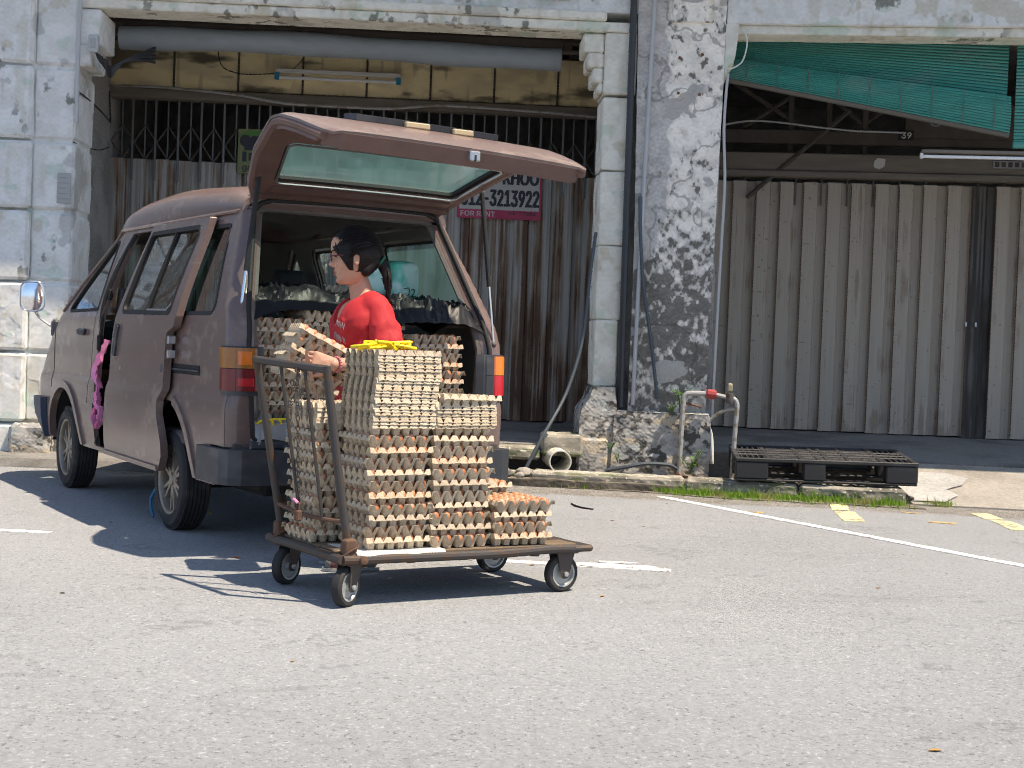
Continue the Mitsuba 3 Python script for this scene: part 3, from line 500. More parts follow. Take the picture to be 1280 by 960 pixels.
# ------------------------------------------------------------------ wide pillar
wp = thing('pillar', 'wide pillar of peeling plaster blackened by mould', 'pillar')
sh = Polygon([(.095, .55), (.72, .55), (.735, 1.9), (.757, 3.3), (.76, 4.0), (.05, 4.0), (.095, 1.9)])
put('shaft', refine(upright(sh, .0, .7), .05, .007, 8., 120), 'mat_pillar', wp, RF)
po_ = Polygon([(-.02, .0), (.765, .0), (.765, .50), (.745, .575), (.02, .575), (-.01, .52)])
put('plinth', refine(upright(po_, -.13, .6), .05, .014, 7., 121), 'mat_plinth', wp, RF)
put('plaque', rough_box(.33, .66, -.03, .02, 3.70, 3.98, .01, .06, .004, 8., 122), 'mat_pillar', wp, RF); put('upper_shaft', rough_box(.04, .78, -.01, .7, 4.002, 7.2, .01, .3, .004, 4., 123), 'mat_pillar', wp, RF)
for a, z in ((.40, 3.42), (.58, 3.45), (.40, 3.14), (.57, 3.13)): put('bolt_patch', xf(lathe([(0, -.010), (.05, -.008), (.066, .01)], 14, 'y'), mat((a, 0, z))), 'mat_pillar', wp, RF); put('bolt', xf(lathe([(0, -.02), (.012, -.02), (.014, -.004)], 8, 'y'), mat((a, 0, z))), 'mat_rust', wp, RF)
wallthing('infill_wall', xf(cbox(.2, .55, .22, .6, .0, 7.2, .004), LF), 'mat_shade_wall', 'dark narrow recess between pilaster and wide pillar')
for lab, m, P, r in [('dark vertical downpipe between pilaster and wide pillar', 'mat_cable_black', [(.035, -.02, .60), (.025, -.02, 2.), (.015, -.03, 4.2)], .028), ('pale conduit on the left edge of the wide pillar', 'mat_conduit', [(.135, -.03, .62), (.15, -.03, 2.), (.19, -.03, 4.2)], .017), ('black hose hanging down the front of the wide pillar', 'mat_hose', [(.33, -.05, .68), (.27, -.05, 1.1), (.17, -.05, 1.7), (.13, -.05, 2.3)], .014), ('rusty iron strip beside the recess', 'mat_rust', [(-.03, .05, .7), (-.02, .05, 2.0)], .014),
      ('thin cable along the right edge of the wide pillar', 'mat_conduit', [(.775, -.012, .55), (.79, -.012, 1.8), (.80, -.012, 2.4), (.775, -.012, 2.9), (.79, -.012, 3.3)], .011), ('loop of white wire under the right corbel', 'mat_white_paint', [(.79, -.03, 3.33), (.90, -.03, 3.40), (.93, -.03, 3.55), (.89, -.03, 3.66)], .006)]:
    solo('pipe' if r > .015 else 'cable', tube(bend(P), r, 8), m, lab, 'pipe' if r > .015 else 'cable', M=RF)
# water pipes with the red valve
wpip = thing('water_pipe', 'grey water pipe with red valve beside the wide pillar', 'pipe')
put('riser', tube(bend([(.53, -.20, .08), (.54, -.20, .6), (.545, -.20, .70), (.57, -.20, .735), (.64, -.20, .74), (.74, -.20, .74)], 8), .021, 10), 'mat_galv', wpip, RF)
put('valve', tube([(.72, -.20, .74), (.73, -.20, .74), (.731, -.20, .74), (.79, -.20, .735), (.791, -.20, .735), (.80, -.20, .735)], [.03, .036, .04, .04, .034, .03], 10), 'mat_red_valve', wpip, RF)
put('valve_stem', tube([(.80, -.20, .735), (.90, -.20, .715)], .016, 8), 'mat_galv', wpip, RF); put('meter', lathe([(0, -.03), (.03, -.03), (.036, 0), (.03, .05), (.0, .055)], 14), 'mat_iron', wpip, RF@mat((.905, -.20, .70))); put('handle', cbox(.885, .925, -.21, -.19, .765, .83, .008), 'mat_brass', wpip, RF)
put('downpipe', tube(bend([(.90, -.20, .715), (.95, -.20, .70), (.965, -.20, .66), (.955, -.20, .4), (.945, -.20, .05)]), .019, 10), 'mat_galv', wpip, RF); put('cross_pipe', tube([(.56, -.19, .66), (.68, -.1, .63)], .009, 6), 'mat_rust', wpip, RF)
put('branch', tube(bend([(.72, -.06, .42), (.78, -.1, .55), (.96, -.19, .63)]), .014, 8), 'mat_galv', wpip, RF); put('branch_pipe', tube(bend([(.73, -.08, .5), (.77, -.08, .4), (.785, -.1, .18)]), .018, 8), 'mat_pvc', wpip, RF)
put('elbow', tube(bend([(.53, -.20, .10), (.52, -.2, .085), (.60, -.24, .06)]), .026, 8), 'mat_rust', wpip, RF)
solo('hose', tube(bend([(-.05, -.30, .10), (.10, -.30, .135), (.30, -.26, .17), (.44, -.22, .165), (.52, -.20, .13)]), .016, 8), 'mat_hose', 'black rubber hose lying at the foot of the plinth', 'hose', M=RF)
solo('drain_pipe', xf(join([lathe([(.088, 0), (.088, .75), (.079, .75), (.079, 0), (.088, 0)], 32)]), mat((.40, 11.50, .175), rz=.12)@mat(rx=-math.pi/2+.03)), 'mat_pvc', 'open end of a white plastic drain pipe by the kerb', 'pipe')
solo('cable', tube(bend([(.10, 11.45, .05), (.22, 11.50, .30), (.45, 11.75, .75), (.56, 11.88, 1.2), (.60, 11.93, 1.7), (.63, 11.95, 2.0)]), .014, 8), 'mat_hose', 'thick grey cable slanting from the drain pipe up the pilaster', 'cable')

# ------------------------------------------------------------------ right shop
rbm = thing('beam', 'white plaster beam with flaking paint above the green blind', 'beam')
put('face', rough_box(.765, 7.2, .0, .36, 3.70, 7.2, .008, .3, .005, 4., 130), 'mat_plaster_white', rbm, RF); put('lip', rough_box(.83, 7.2, .05, .34, 3.63, 3.70, .006, .12, .004, 6., 131), 'mat_plaster_cream', rbm, RF)
cb = Polygon([(.76, 3.30), (.77, 3.30), (.785, 3.36), (.83, 3.42), (.85, 3.52), (.86, 3.66), (.86, 3.70), (.76, 3.70)]); put('corbel', upright(cb, .005, .4), 'mat_plaster_cream', rbm, RF)
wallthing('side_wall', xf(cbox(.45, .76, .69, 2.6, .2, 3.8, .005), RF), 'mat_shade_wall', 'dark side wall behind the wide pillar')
shop_room(RF, .5, 7.2, 'dark shop room behind the right folding gate')
k = thing('ceiling', 'dark timber ceiling above the green blind', 'ceiling'); put('board', cbox(.5, 7.2, .0, 3.0, 4.32, 4.38, .004), 'mat_timber', k, RF)
for q in range(9): put('joist', cbox(.9+.6*q, .97+.6*q, .36, 2.9, 4.2, 4.315, .004), 'mat_timber_dark', k, RF)
tr = thing('roof_truss', 'dim crossed timber braces behind the green blind', 'truss')
for (a, z), (b, w) in [((.85, 3.70), (1.65, 3.2)), ((.85, 3.15), (1.55, 3.62)), ((1.75, 3.6), (2.35, 3.12)), ((1.9, 3.12), (2.4, 3.5))]: put('brace', tube([(a, 2.45, z), (b, 2.45, w)], .022, 6), 'mat_timber_dark', tr, RF)
for a in (1.42, 1.78, 2.12): put('post', cbox(a, a+.05, 2.42, 2.48, 3.0, 3.9, .004), 'mat_timber_dark', tr, RF)
put('strut', tube([(1.05, 2.2, 2.55), (1.98, 2.25, 3.40)], .024, 6), 'mat_timber_dark', tr, RF)
ln = thing('lintel', 'grey-brown timber lintel above the right folding gate', 'lintel'); put('face', cbox(.7, 7.2, 2.22, 2.42, 2.815, 2.985, .008), 'mat_timber', ln, RF); put('ledge', cbox(.7, 7.2, 2.18, 2.42, 2.755, 2.812, .006), 'mat_timber', ln, RF)
put('upper_rail', cbox(.7, 7.2, 2.36, 2.44, 3.09, 3.22, .006), 'mat_timber_dark', ln, RF)
solo('paper_scrap', xf(prism(Polygon([(0, .02), (.05, 0), (.10, .03), (.105, .10), (.03, .105), (.0, .07)]), 0, .004), RF@mat((2.215, 2.214, 2.845))@XZ), 'mat_paper', 'pale paper scrap stuck on the timber lintel', 'paper')
nb = thing('shop_sign', 'dark board with faint faded letters behind the blind', 'sign'); put('board', cbox(2.50, 4.6, 2.30, 2.34, 3.16, 3.48, .004), 'mat_timber_dark', nb, RF); put('lettering', flat_text('S E N G', .10, mat((2.72, 3.27, 0))@np.eye(4), .002, False, .62), 'mat_ink_grey', nb, RF@mat((0, 2.297, 0))@XZ)
pn = thing('number_plate', 'small dark plate reading 39 above the right gate', 'sign'); put('plate', cbox(2.42, 2.56, 2.15, 2.16, 3.115, 3.205, .003), 'mat_black', pn, RF); put('lettering', flat_text('39', .055, mat((2.445, 3.132, 0)), .002, True), 'mat_paper', pn, RF@mat((0, 2.149, 0))@XZ)
solo('cable', tube(bend([(.80, 2.0, 3.20), (1.1, 2.1, 3.26), (1.8, 2.1, 3.20), (2.1, 2.1, 3.18), (2.46, 2.13, 3.18)]), .009, 6), 'mat_conduit', 'pale wire running to the number plate above the right gate', 'cable', M=RF)
lp = thing('tube_lamp', 'rusty fluorescent lamp with bare tube below the green blind', 'lamp'); put('housing', cbox(2.40, 3.75, .47, .55, 2.772, 2.80, .005), 'mat_timber', lp, RF); put('tube', tube([(2.41, .50, 2.745), (3.74, .50, 2.745)], .014, 10), 'mat_tube', lp, RF)
for a in (2.40, 3.74): put('socket', cbox(a-.012, a+.012, .48, .52, 2.725, 2.772, .003), 'mat_white_paint', lp, RF)
k = thing('notice', 'small white lettered strip under the rusty lamp', 'notice'); put('strip', cbox(3.30, 3.62, 2.205, 2.212, 2.88, 2.95, .002), 'mat_ink_grey', k, RF)
for q in range(5): put('mark', cbox(3.315+.06*q, 3.355+.06*q, 2.2025, 2.2045, 2.892, 2.938, .0005), 'mat_timber_dark', k, RF)
# right folding gate
fg = thing('folding_gate', 'tall brown-grey folding gate of pleated sheet at the right', 'gate')
for q in range(26):
    a = .70+.221*q; old = 2.95 < a < 3.4
    put('leaf', leaf(a, a+.2205, .365+RNG.uniform(0, .012)-(.01 if old else 0), 2.715+RNG.uniform(-.003, .003), 0, .055, 2.26+.006*(q % 2)), 'mat_gate_old' if old and q % 2 else 'mat_gate_right', fg, RF, smooth=False)
    put('seam', cbox(a-.004, a+.003, 2.251, 2.259, .39, 2.69, .001), 'mat_rust_seam', fg, RF)
for q in range(24): put('hanger_bar', cbox(.78+.24*q, .795+.24*q, 2.28, 2.295, 2.5, 2.757, .002), 'mat_iron', fg, RF)
for a in (3.11, 3.20): put('padlock_ring', cbox(a, a+.025, 2.225, 2.25, 1.40, 1.45, .006), 'mat_steel', fg, RF)
# green slatted blinds: a hanging sheet and a lower edge folded up askew
def blind_part(bl, z_of, d_of, a0, a1, n, tag):
    S = []
    for i in range(n):
        t0, t1 = i/n, (i+.80)/n; A = np.linspace(a0, a1, 12); P = []
        zt0, zt1 = z_of(A, t0), z_of(A, t1); d = d_of(A, t0)
        v = np.vstack([np.c_[A, d, zt0], np.c_[A, d-.006, .5*(zt0+zt1)], np.c_[A, d, zt1], np.c_[A, d+.004, .5*(zt0+zt1)]]); f = []
        for r in range(4):
            for c in range(11): i0, i1 = r*12+c, ((r+1) % 4)*12+c; f += [(i0, i0+1, i1+1), (i0, i1+1, i1)]
        S.append((v, np.array(f)))
    return S
bl = thing('slat_blind', 'large green slatted blind hanging askew under the right beam', 'blind')
top, low = (lambda A: np.full(len(A), 3.78)), (lambda A: np.interp(A, [.77, 3.09], [3.36, 2.94]))
crv = lambda A, t: .50+.02*np.sin(A*2)
S = blind_part(bl, lambda A, t: 3.80+(low(A)+.02-3.80)*t, lambda A, t: .56+.0*A, .77, 3.07, 30, '')
k = put('slats', join(S), 'mat_blind', bl, RF); labels[k] = {'kind': 'stuff', 'label': 'thin green slats of the hanging sheet'}
fold_top = lambda A: np.interp(A, [.77, 3.09], [3.52, 3.24])
S = blind_part(bl, lambda A, t: fold_top(A)+(low(A)-fold_top(A))*t, lambda A, t: .47+.05*np.sin(math.pi*min(1., t+.0))*-.6+.0*A, .765, 3.085, 13, '')
k = put('folded_slats', join(S), 'mat_blind', bl, RF); labels[k] = {'kind': 'stuff', 'label': 'brighter green slats folded up along the lower edge'}
put('bottom_roll', tube(np.c_[np.linspace(.765, 3.085, 14), np.full(14, .49), low(np.linspace(.765, 3.085, 14))-.012], .024, 8), 'mat_blind_edge', bl, RF)
for q in range(9):
    a = .95+.25*q; put('cord', cbox(a, a+.006, .425, .428, float(low(np.array([a]))[0]), float(fold_top(np.array([a]))[0]), .001), 'mat_blind_edge', bl, RF)
bl = thing('slat_blind', 'second green slatted blind cut off by the right edge', 'blind')
S = blind_part(bl, lambda A, t: 3.80-.93*t+.0*A, lambda A, t: .5+.0*A, 3.125, 6.2, 34, ''); k = put('slats', join(S), 'mat_blind', bl, RF); labels[k] = {'kind': 'stuff', 'label': 'thin green slats'}
put('bottom_roll', tube([(3.12, .49, 2.85), (6.2, .49, 2.85)], .03, 8), 'mat_blind', bl, RF)
# ------------------------------------------------------------------ pallet
pl = thing('pallet', 'black plastic pallet lying on the kerb at the right', 'pallet')
PA = math.atan2(-.12, 1.30); PMx = frame(1.69, 11.00, PA, .122)@mat(rx=.035, ry=-.012)
L, Wd, Hh = 1.33, 1.02, .172
for x0, x1 in [(0, .24), (.50, .66), (L-.23, L)]:
    for y0, y1 in [(0, .16), (.44, .58), (Wd-.16, Wd)]: put('block', cbox(x0, x1, y0, y1, .016, Hh-.028, .008), 'mat_pallet', pl, PMx)
for y0, y1 in [(0, .14), (.45, .57), (Wd-.14, Wd)]: put('bottom_runner', cbox(.002, L-.002, y0+.002, y1-.002, 0, .0155, .004), 'mat_pallet', pl, PMx)
for y0, y1 in [(-.004, .035), (Wd-.035, Wd+.004), (.30, .345), (.48, .53), (.66, .705)]: put('deck_rail', cbox(-.004, L+.004, y0, y1, Hh-.028, Hh, .005), 'mat_pallet', pl, PMx)
for x0 in (-.004, .225, .47, .60, .665, .82, 1.06, L-.036): put('deck_rail', cbox(x0, x0+.04, -.003, Wd+.003, Hh-.026, Hh-.001, .004), 'mat_pallet', pl, PMx)
for q in range(9): 
    for xs in (.045, 1.105): put('deck_slat', cbox(xs+.021*q, xs+.011+.021*q, .04, Wd-.04, Hh-.024, Hh-.004, .002), 'mat_pallet', pl, PMx) if q % 2 == 0 else None
for x0 in (.28, .345, .41, .72, .775, .87, .94, 1.0): put('deck_slat', cbox(x0, x0+.016, .04, Wd-.04, Hh-.024, Hh-.006, .002), 'mat_pallet', pl, PMx)
for y0 in (.09, .15, .21, .26, .39, .44, .57, .62, .76, .82, .88, .94): put('deck_slat', cbox(.27, 1.06, y0, y0+.018, Hh-.023, Hh-.007, .002), 'mat_pallet', pl, PMx)
# ------------------------------------------------------------------ weeds and grass
def blades(pts, h, w, seed):
    r = np.random.RandomState(seed); V, F = [], []
    for x, y, z in pts:
        a = r.uniform(0, 6.3); hh = h*r.uniform(.35, 1.0)*(1+.9*(r.rand() < .12)); l = r.uniform(.1, .7)*hh; b = r.uniform(0, 6.3); dx, dy = w*math.cos(a), w*math.sin(a); i = len(V)
        V += [(x-dx, y-dy, z), (x+dx, y+dy, z), (x+l*.4*math.cos(b)+dx*.7, y+l*.4*math.sin(b)+dy*.7, z+hh*.6), (x+l*.4*math.cos(b)-dx*.7, y+l*.4*math.sin(b)-dy*.7, z+hh*.6), (x+l*math.cos(b), y+l*math.sin(b), z+hh)]
        F += [(i, i+1, i+2), (i, i+2, i+3), (i+3, i+2, i+4)]
    return np.array(V), np.array(F)
xs_ = np.linspace(.16, 3.0, 60); sw = .07+.16*np.clip((xs_-1.0)/.6, 0, 1)+.10*(meshkit.fbm(np.c_[xs_*5, xs_*0, xs_*0], 3)-.5)+.03*NR.rand(60)
k = struct('soil', prism(Polygon(np.vstack([np.c_[xs_, kerb_y(xs_)+.02], np.c_[xs_, kerb_y(xs_)-sw][::-1]])), .0005, .007), 'mat_dirt'); labels[k]['label'] = 'soil gathered along the foot of the kerb'
gp = []
while len(gp) < 5200:
    x = RNG.uniform(.2, 3.55); dens = meshkit.fbm(np.array([[x*2.2, 1., 4.]]), 3)[0]+(.16 if 1.3 < x < 2.9 else -.10)
    if RNG.random() > (dens-.34)*2.2: continue
    wd = .05+.20*max(0, min(1, (x-1.0)/.6)); y = kerb_y(x)-abs(RNG.gauss(0, wd*.5)) if x < 2.95 else 10.9-.15*(x-2.95)-abs(RNG.gauss(0, .04))
    gp.append((x, y+.01, 0))
k = solo('grass', blades(gp, .05, .0035, 3), 'mat_grass', 'strip of short green grass along the foot of the kerb', 'grass'); labels[k]['kind'] = 'stuff'
def weed(x, y, z, n, s, lab, seed):
    r = np.random.RandomState(seed); w = thing('weed', lab, 'plant'); st, lf = [], []
    for i in range(n):
        b = r.uniform(0, 6.3); q = np.array([x, y, z]); e = q+np.array([math.cos(b)*s*.6*r.uniform(.2, 1), math.sin(b)*s*.4*r.uniform(.2, 1)-.03, s*r.uniform(.5, 1.1)])
        P = bend([q, (q+e)/2+[0, 0, s*.12], e], 4); st.append(tube(P, .003, 5))
        for j in range(5):
            c = P[min(len(P)-1, 3+j)]; a = r.uniform(0, 6.3); l = s*.20*r.uniform(.6, 1.2); d = np.array([math.cos(a), math.sin(a), r.uniform(-.1, .5)])*l; nn = np.cross(d, [0, 0, 1.])*.38
            lf.append((np.array([c, c+d*.5+nn+[0, 0, .004], c+d, c+d*.5-nn+[0, 0, .004]]), np.array([(0, 1, 2), (0, 2, 3)])))
    put('stem', join(st), 'mat_stem', w)
    for q in range(0, len(lf), 1): put('leaf', lf[q], 'mat_leaf', w, smooth=False)
for a, d, z, n, s, lab, sd in [(.62, -.26, .10, 7, .20, 'bright green weed at the right foot of the plinth', 1), (.45, -.15, .56, 8, .10, 'low green weed tuft on the ledge of the plinth', 2), (.52, -.12, .60, 6, .22, 'green weed climbing beside the grey water pipe', 3), (-.02, -.25, .24, 5, .09, 'small weed between pedestal and plinth', 4), (.04, -.2, .16, 4, .08, 'tiny leafy weed low in the corner of the plinth', 5)]:
    p = W3(RF, a, d, z); weed(*p, n, s, lab, sd)

# ------------------------------------------------------------------ the van
# local axes: x to its right, y forwards, z up; y = 0 near the rear axle
VAN = frame(-1.749+.75*.861, 7.817+.75*.508, math.radians(30.517))
_W = PchipInterpolator([.15, .28, .35, .5, .70, .735, .765, 1.0, 1.13, 1.17, 1.40, 1.65, 1.70, 1.78], [.70, .735, .752, .772, .777, .772, .762, .764, .757, .748, .682, .600, .588, .578])
_BF = PchipInterpolator([.15, .30, .5, .72, .9, 1.10, 1.156, 1.65, 1.80], [3.0, 3.08, 3.30, 3.32, 3.16, 2.92, 2.84, 2.03, 1.80])
_BR = PchipInterpolator([.15, .8, 1.02, 1.10, 1.30, 1.55, 1.80], [-.80, -.80, -.79, -.765, -.655, -.515, -.375])
RR, RF_ = .07, .28
def body(s, z, off, side=-1, wob=True):
    """a point of the van's skin: s runs along the side, round the rear corner for small s and round the front corner for large s"""
    s, z = np.asarray(s, float), np.asarray(z, float); w = _W(z)+off; br = _BR(z)-off; bf = _BF(z)+off; R = RR+off; RFo = RF_+off
    x, y = w.copy(), s.copy(); s0 = br+R; m = s < s0; L = R*np.pi/2; a = np.clip((s0-s)/R, 0, np.pi/2); ex = np.maximum(0, s0-s-L)
    x = np.where(m, w-R+R*np.cos(a)-ex, x); y = np.where(m, s0-R*np.sin(a), y)
    s1 = bf-RFo; m = s > s1; a = np.clip((s-s1)/RFo, 0, np.pi/2); ex = np.maximum(0, s-s1-RFo*np.pi/2)
    x = np.where(m, w-RFo+RFo*np.cos(a)-ex, x); y = np.where(m, s1+RFo*np.sin(a), y)
    if wob: x = x+.0055*(meshkit.fbm(np.c_[y*2.3, z*3.1, 0*z+7*side], 3)-.5)
    return np.c_[side*x, y, z]
def s_open(z): z = np.asarray(z, float); g = np.interp(z, [.5, .6, 1.0, 1.187, 1.76], [.645, .655, .685, .665, .53]); return _BR(z)+RR-RR*np.pi/2-(_W(z)-RR-g)
def s_front(z): z = np.asarray(z, float); return _BF(z)-RF_+RF_*np.pi/2+(_W(z)-RF_)
zz = np.linspace(.31, 1.70, 40)
full = Polygon(np.vstack([np.c_[s_open(zz), zz], np.c_[s_front(zz), zz][::-1]]))
arch_r = Point(.15, .27).buffer(.43, 24); arch_f = Point(2.38, .27).buffer(.40, 24)
def s_c(z, a): return float(_BF(z))-RF_+RF_*a
wshield = Polygon([(s_c(1.17, .95), 1.17), (float(s_front(1.17))+.01, 1.17), (float(s_front(1.63))+.01, 1.63), (s_c(1.63, .95), 1.63)])
win_f = Polygon([(1.715, 1.185), (2.43, 1.175), (1.80, 1.625), (1.735, 1.625)]).buffer(-.02).buffer(.02, 6)
win_q = Polygon([(.40, 1.16), (-.50, 1.16), (-.31, 1.628), (.40, 1.628)]).buffer(-.05).buffer(.05, 6)
win_m = rpoly(.52, 1.45, 1.165, 1.625, .05)
slide_hole = Polygon([(1.46, 1.662), (1.60, 1.12), (1.66, .335), (.42, .335), (.62, .62), (.42, .75), (.40, 1.662)])
below = sbox(-3, 0, s_c(.4, 0)-.2, .335)
lower_rear = sbox(-3, .2, -.56, .515)
us = np.r_[np.arange(-1.25, -.30, .020), np.arange(-.30, 1.6, .07), np.arange(1.6, 4.6, .035)]
vs = np.array([.25, .31, .335, .4, .46, .52, .58, .64, .70, .725, .745, .77, .82, .88, .94, 1., 1.06, 1.12, 1.15, 1.18, 1.24, 1.30, 1.36, 1.42, 1.48, 1.54, 1.60, 1.64, 1.67, 1.71])
door_gap = Polygon([(1.648, 1.665), (1.652, 1.665), (1.728, 1.10), (1.80, .60), (1.79, .60), (1.722, 1.10)]).buffer(.0025)
door_gap2 = Polygon([(2.70, 1.12), (2.72, 1.12), (2.74, .66), (2.72, .66)]).buffer(.002)
gap_q = Polygon([(-.60, 1.125), (-.60, 1.130), (-1.2, 1.13), (-1.2, 1.125)])
van = thing('van', 'dusty mauve-brown van with its tailgate raised and sliding door ajar', 'van')
def vput(name, m, mt, parent=None, smooth=30, label=None): return put(name, m, mt, parent or van, VAN, smooth, label)
seam = Polygon([(-.760, .52), (-.760, .765), (-.7555, .765), (-.7555, .52)])
left = full.difference(unary_union([arch_r, arch_f, wshield, win_f, win_q, slide_hole, lower_rear, door_gap, door_gap2, seam]))
right = full.difference(unary_union([arch_r, arch_f, wshield, win_f, win_q, win_m, lower_rear]))
sideL = lambda u, v, o: body(u, v, o, -1); sideR = lambda u, v, o: body(u, v, o, 1)
vput('side_panel', grid_shell(left, sideL, us, vs, 0., -.03), 'mat_paint'); vput('side_panel', grid_shell(right, sideR, us, vs, 0., -.03), 'mat_paint')
# inner lining, a little inside the skin
lin = sbox(-.72, .56, 2.3, 1.69)
vput('inner_lining', grid_shell(sbox(-.72, .56, .36, 1.69).difference(unary_union([win_q.buffer(.015), arch_r])).intersection(full), sideL, us, vs, -.034, -.045), 'mat_lining')
vput('inner_lining', grid_shell(lin.difference(unary_union([win_f.buffer(.02), win_q.buffer(.015), win_m.buffer(.015), arch_r])).intersection(full), sideR, us, vs, -.034, -.045), 'mat_lining')
# glass and rubber seals
def glazed(poly, fn, gl='mat_glass', name='window', d=-.010):
    w = vput(name, grid_shell(poly.buffer(.004), fn, us, vs, d, None), gl); vput('seal', grid_shell(poly.buffer(.006).difference(poly.buffer(-.014)), fn, us, vs, .004, -.016), 'mat_rubber', w); return w
glazed(win_f, sideL); glazed(win_q, sideL); glazed(win_f, sideR, 'mat_glass_clear'); wq = glazed(win_q, sideR, 'mat_glass_clear'); vput('glass_dust', grid_shell(win_q.buffer(.004), sideR, us, vs, -.013, None), 'mat_dust_film', wq); glazed(win_m, sideR, 'mat_glass_clear')
for fn in (sideL, sideR): vput('windscreen', grid_shell(wshield, fn, us, vs, -.012, None), 'mat_glass_clear')
# roof: high dome standing on the gutters
_H = PchipInterpolator([-.50, -.36, -.1, .3, .9, 1.5, 1.8, 2.0, 2.06], [.085, .125, .175, .205, .235, .205, .14, .04, .0])
_S = PchipInterpolator([-1, -.985, -.93, -.80, -.55, 0, .55, .80, .93, .985, 1], [0, .30, .62, .83, .94, 1.0, .94, .83, .62, .30, 0])
def roof(u, v, o):
    u, v = np.asarray(u, float), np.asarray(v, float); y = u+0*v; zg = 1.695; hb = _H(np.clip(y, -.5, 2.06))
    wv = np.interp(y, [-.5, 1.75, 1.9, 2.0, 2.06], [.588, .588, .56, .48, .36])+o*.7
    return np.c_[v*wv, y+.10*(1-v*v)*np.clip((y-1.2)/.8, 0, 1), zg+_S(v)*hb+o]
ru = np.r_[np.arange(-.40, 2.0, .08), 2.0, 2.03, 2.06]; rv = np.array([-1, -.992, -.985, -.97, -.95, -.93, -.87, -.8, -.7, -.55, -.4, -.2, 0, .2, .4, .55, .7, .8, .87, .93, .95, .97, .985, .992, 1])
vput('roof', grid_shell(sbox(-.40, -1, 2.06, 1), roof, ru, rv, 0, -.025), 'mat_paint', smooth=40)
for sd in (-1, 1): vput('gutter', tube(bend([(sd*.525, -.42, 1.715), (sd*.598, -.33, 1.693), (sd*.602, .6, 1.693), (sd*.600, 1.72, 1.692)]+[tuple(body(np.array([float(_BF(z))-RF_+.05]), np.array([z]), .006, sd, False)[0]) for z in (1.655, 1.55, 1.42, 1.30, 1.18)], 4), .010, 6), 'mat_paint')
def liner(u, v, o): 
    q = roof(u, v*.97, -.05+o); q[:, 2] -= .012*(1+np.cos(np.asarray(u)*2*np.pi/.36)); return q
vput('headliner', grid_shell(sbox(-.36, -1, 1.7, 1), liner, np.arange(-.36, 1.71, .06), rv, 0, -.01), 'mat_lining', smooth=60)
# rear frame of the opening: header, floor, sill, black seal along the edge
vput('roof_header', refine(cbox(-.545, .545, -.435, -.33, 1.715, 1.80, .025), .09, .0, 1, 1), 'mat_paint')
for x0 in (-.40, -.36, .36, .40): vput('hinge', cbox(x0, x0+.02, -.47, -.42, 1.795, 1.835, .004), 'mat_black_plastic')
vput('floor', cbox(-.74, .74, -.80, 2.5, .47, .54, .01), 'mat_vanfloor'); vput('underbody', cbox(-.55, .55, -.70, 3.0, .26, .469, .03), 'mat_black')
zo = np.r_[.56, .62, np.linspace(.7, 1.70, 22)]
def edgepts(sd, off): return body(s_open(zo)-.004, zo, off, sd, False)
pl_, pr_ = edgepts(-1, -.004), edgepts(1, -.004)
loop = np.vstack([pl_, [(-.50, -.435, 1.735), (-.44, -.43, 1.755), (0, -.43, 1.765), (.44, -.43, 1.755), (.50, -.435, 1.735)], pr_[::-1], [(.60, -.80, .545), (.4, -.80, .535), (-.4, -.80, .535), (-.60, -.80, .545)]])
vput('opening_seal', tube(loop, .014, 7, closed=True), 'mat_rubber', smooth=60)
vput('inner_seal_frame', tube(np.vstack([pl_+[.035, .05, 0], [(-.45, -.38, 1.72), (.45, -.38, 1.72)], (pr_+[-.035, .05, 0])[::-1]]), .022, 6), 'mat_lining')
vput('sill', cbox(-.66, .66, -.815, -.74, .50, .552, .012), 'mat_black_plastic')
# bumpers
bp = sbox(-.80, -.10, .80, .12).difference(sbox(-.70, .06, .70, .2)); bp = Polygon([(-.805, .36), (-.805, .02), (-.78, -.045), (-.72, -.075), (.72, -.075), (.78, -.045), (.805, .02), (.805, .36), (.775, .36), (.765, .08), (-.765, .08), (-.775, .36)])
vput('rear_bumper', xf(prism(bp.buffer(-.012).buffer(.012, 4), .335, .505), mat((0, -.80, 0))), 'mat_black_plastic', None, 55); vput('bumper_step', cbox(-.50, .50, -.872, -.74, .5055, .530, .008), 'mat_black_plastic')
fbp = full.intersection(sbox(2.86, .31, 9, .58))
for fn in (sideL, sideR): vput('front_bumper', grid_shell(fbp, fn, us, vs, .045, .003), 'mat_blue_bumper')
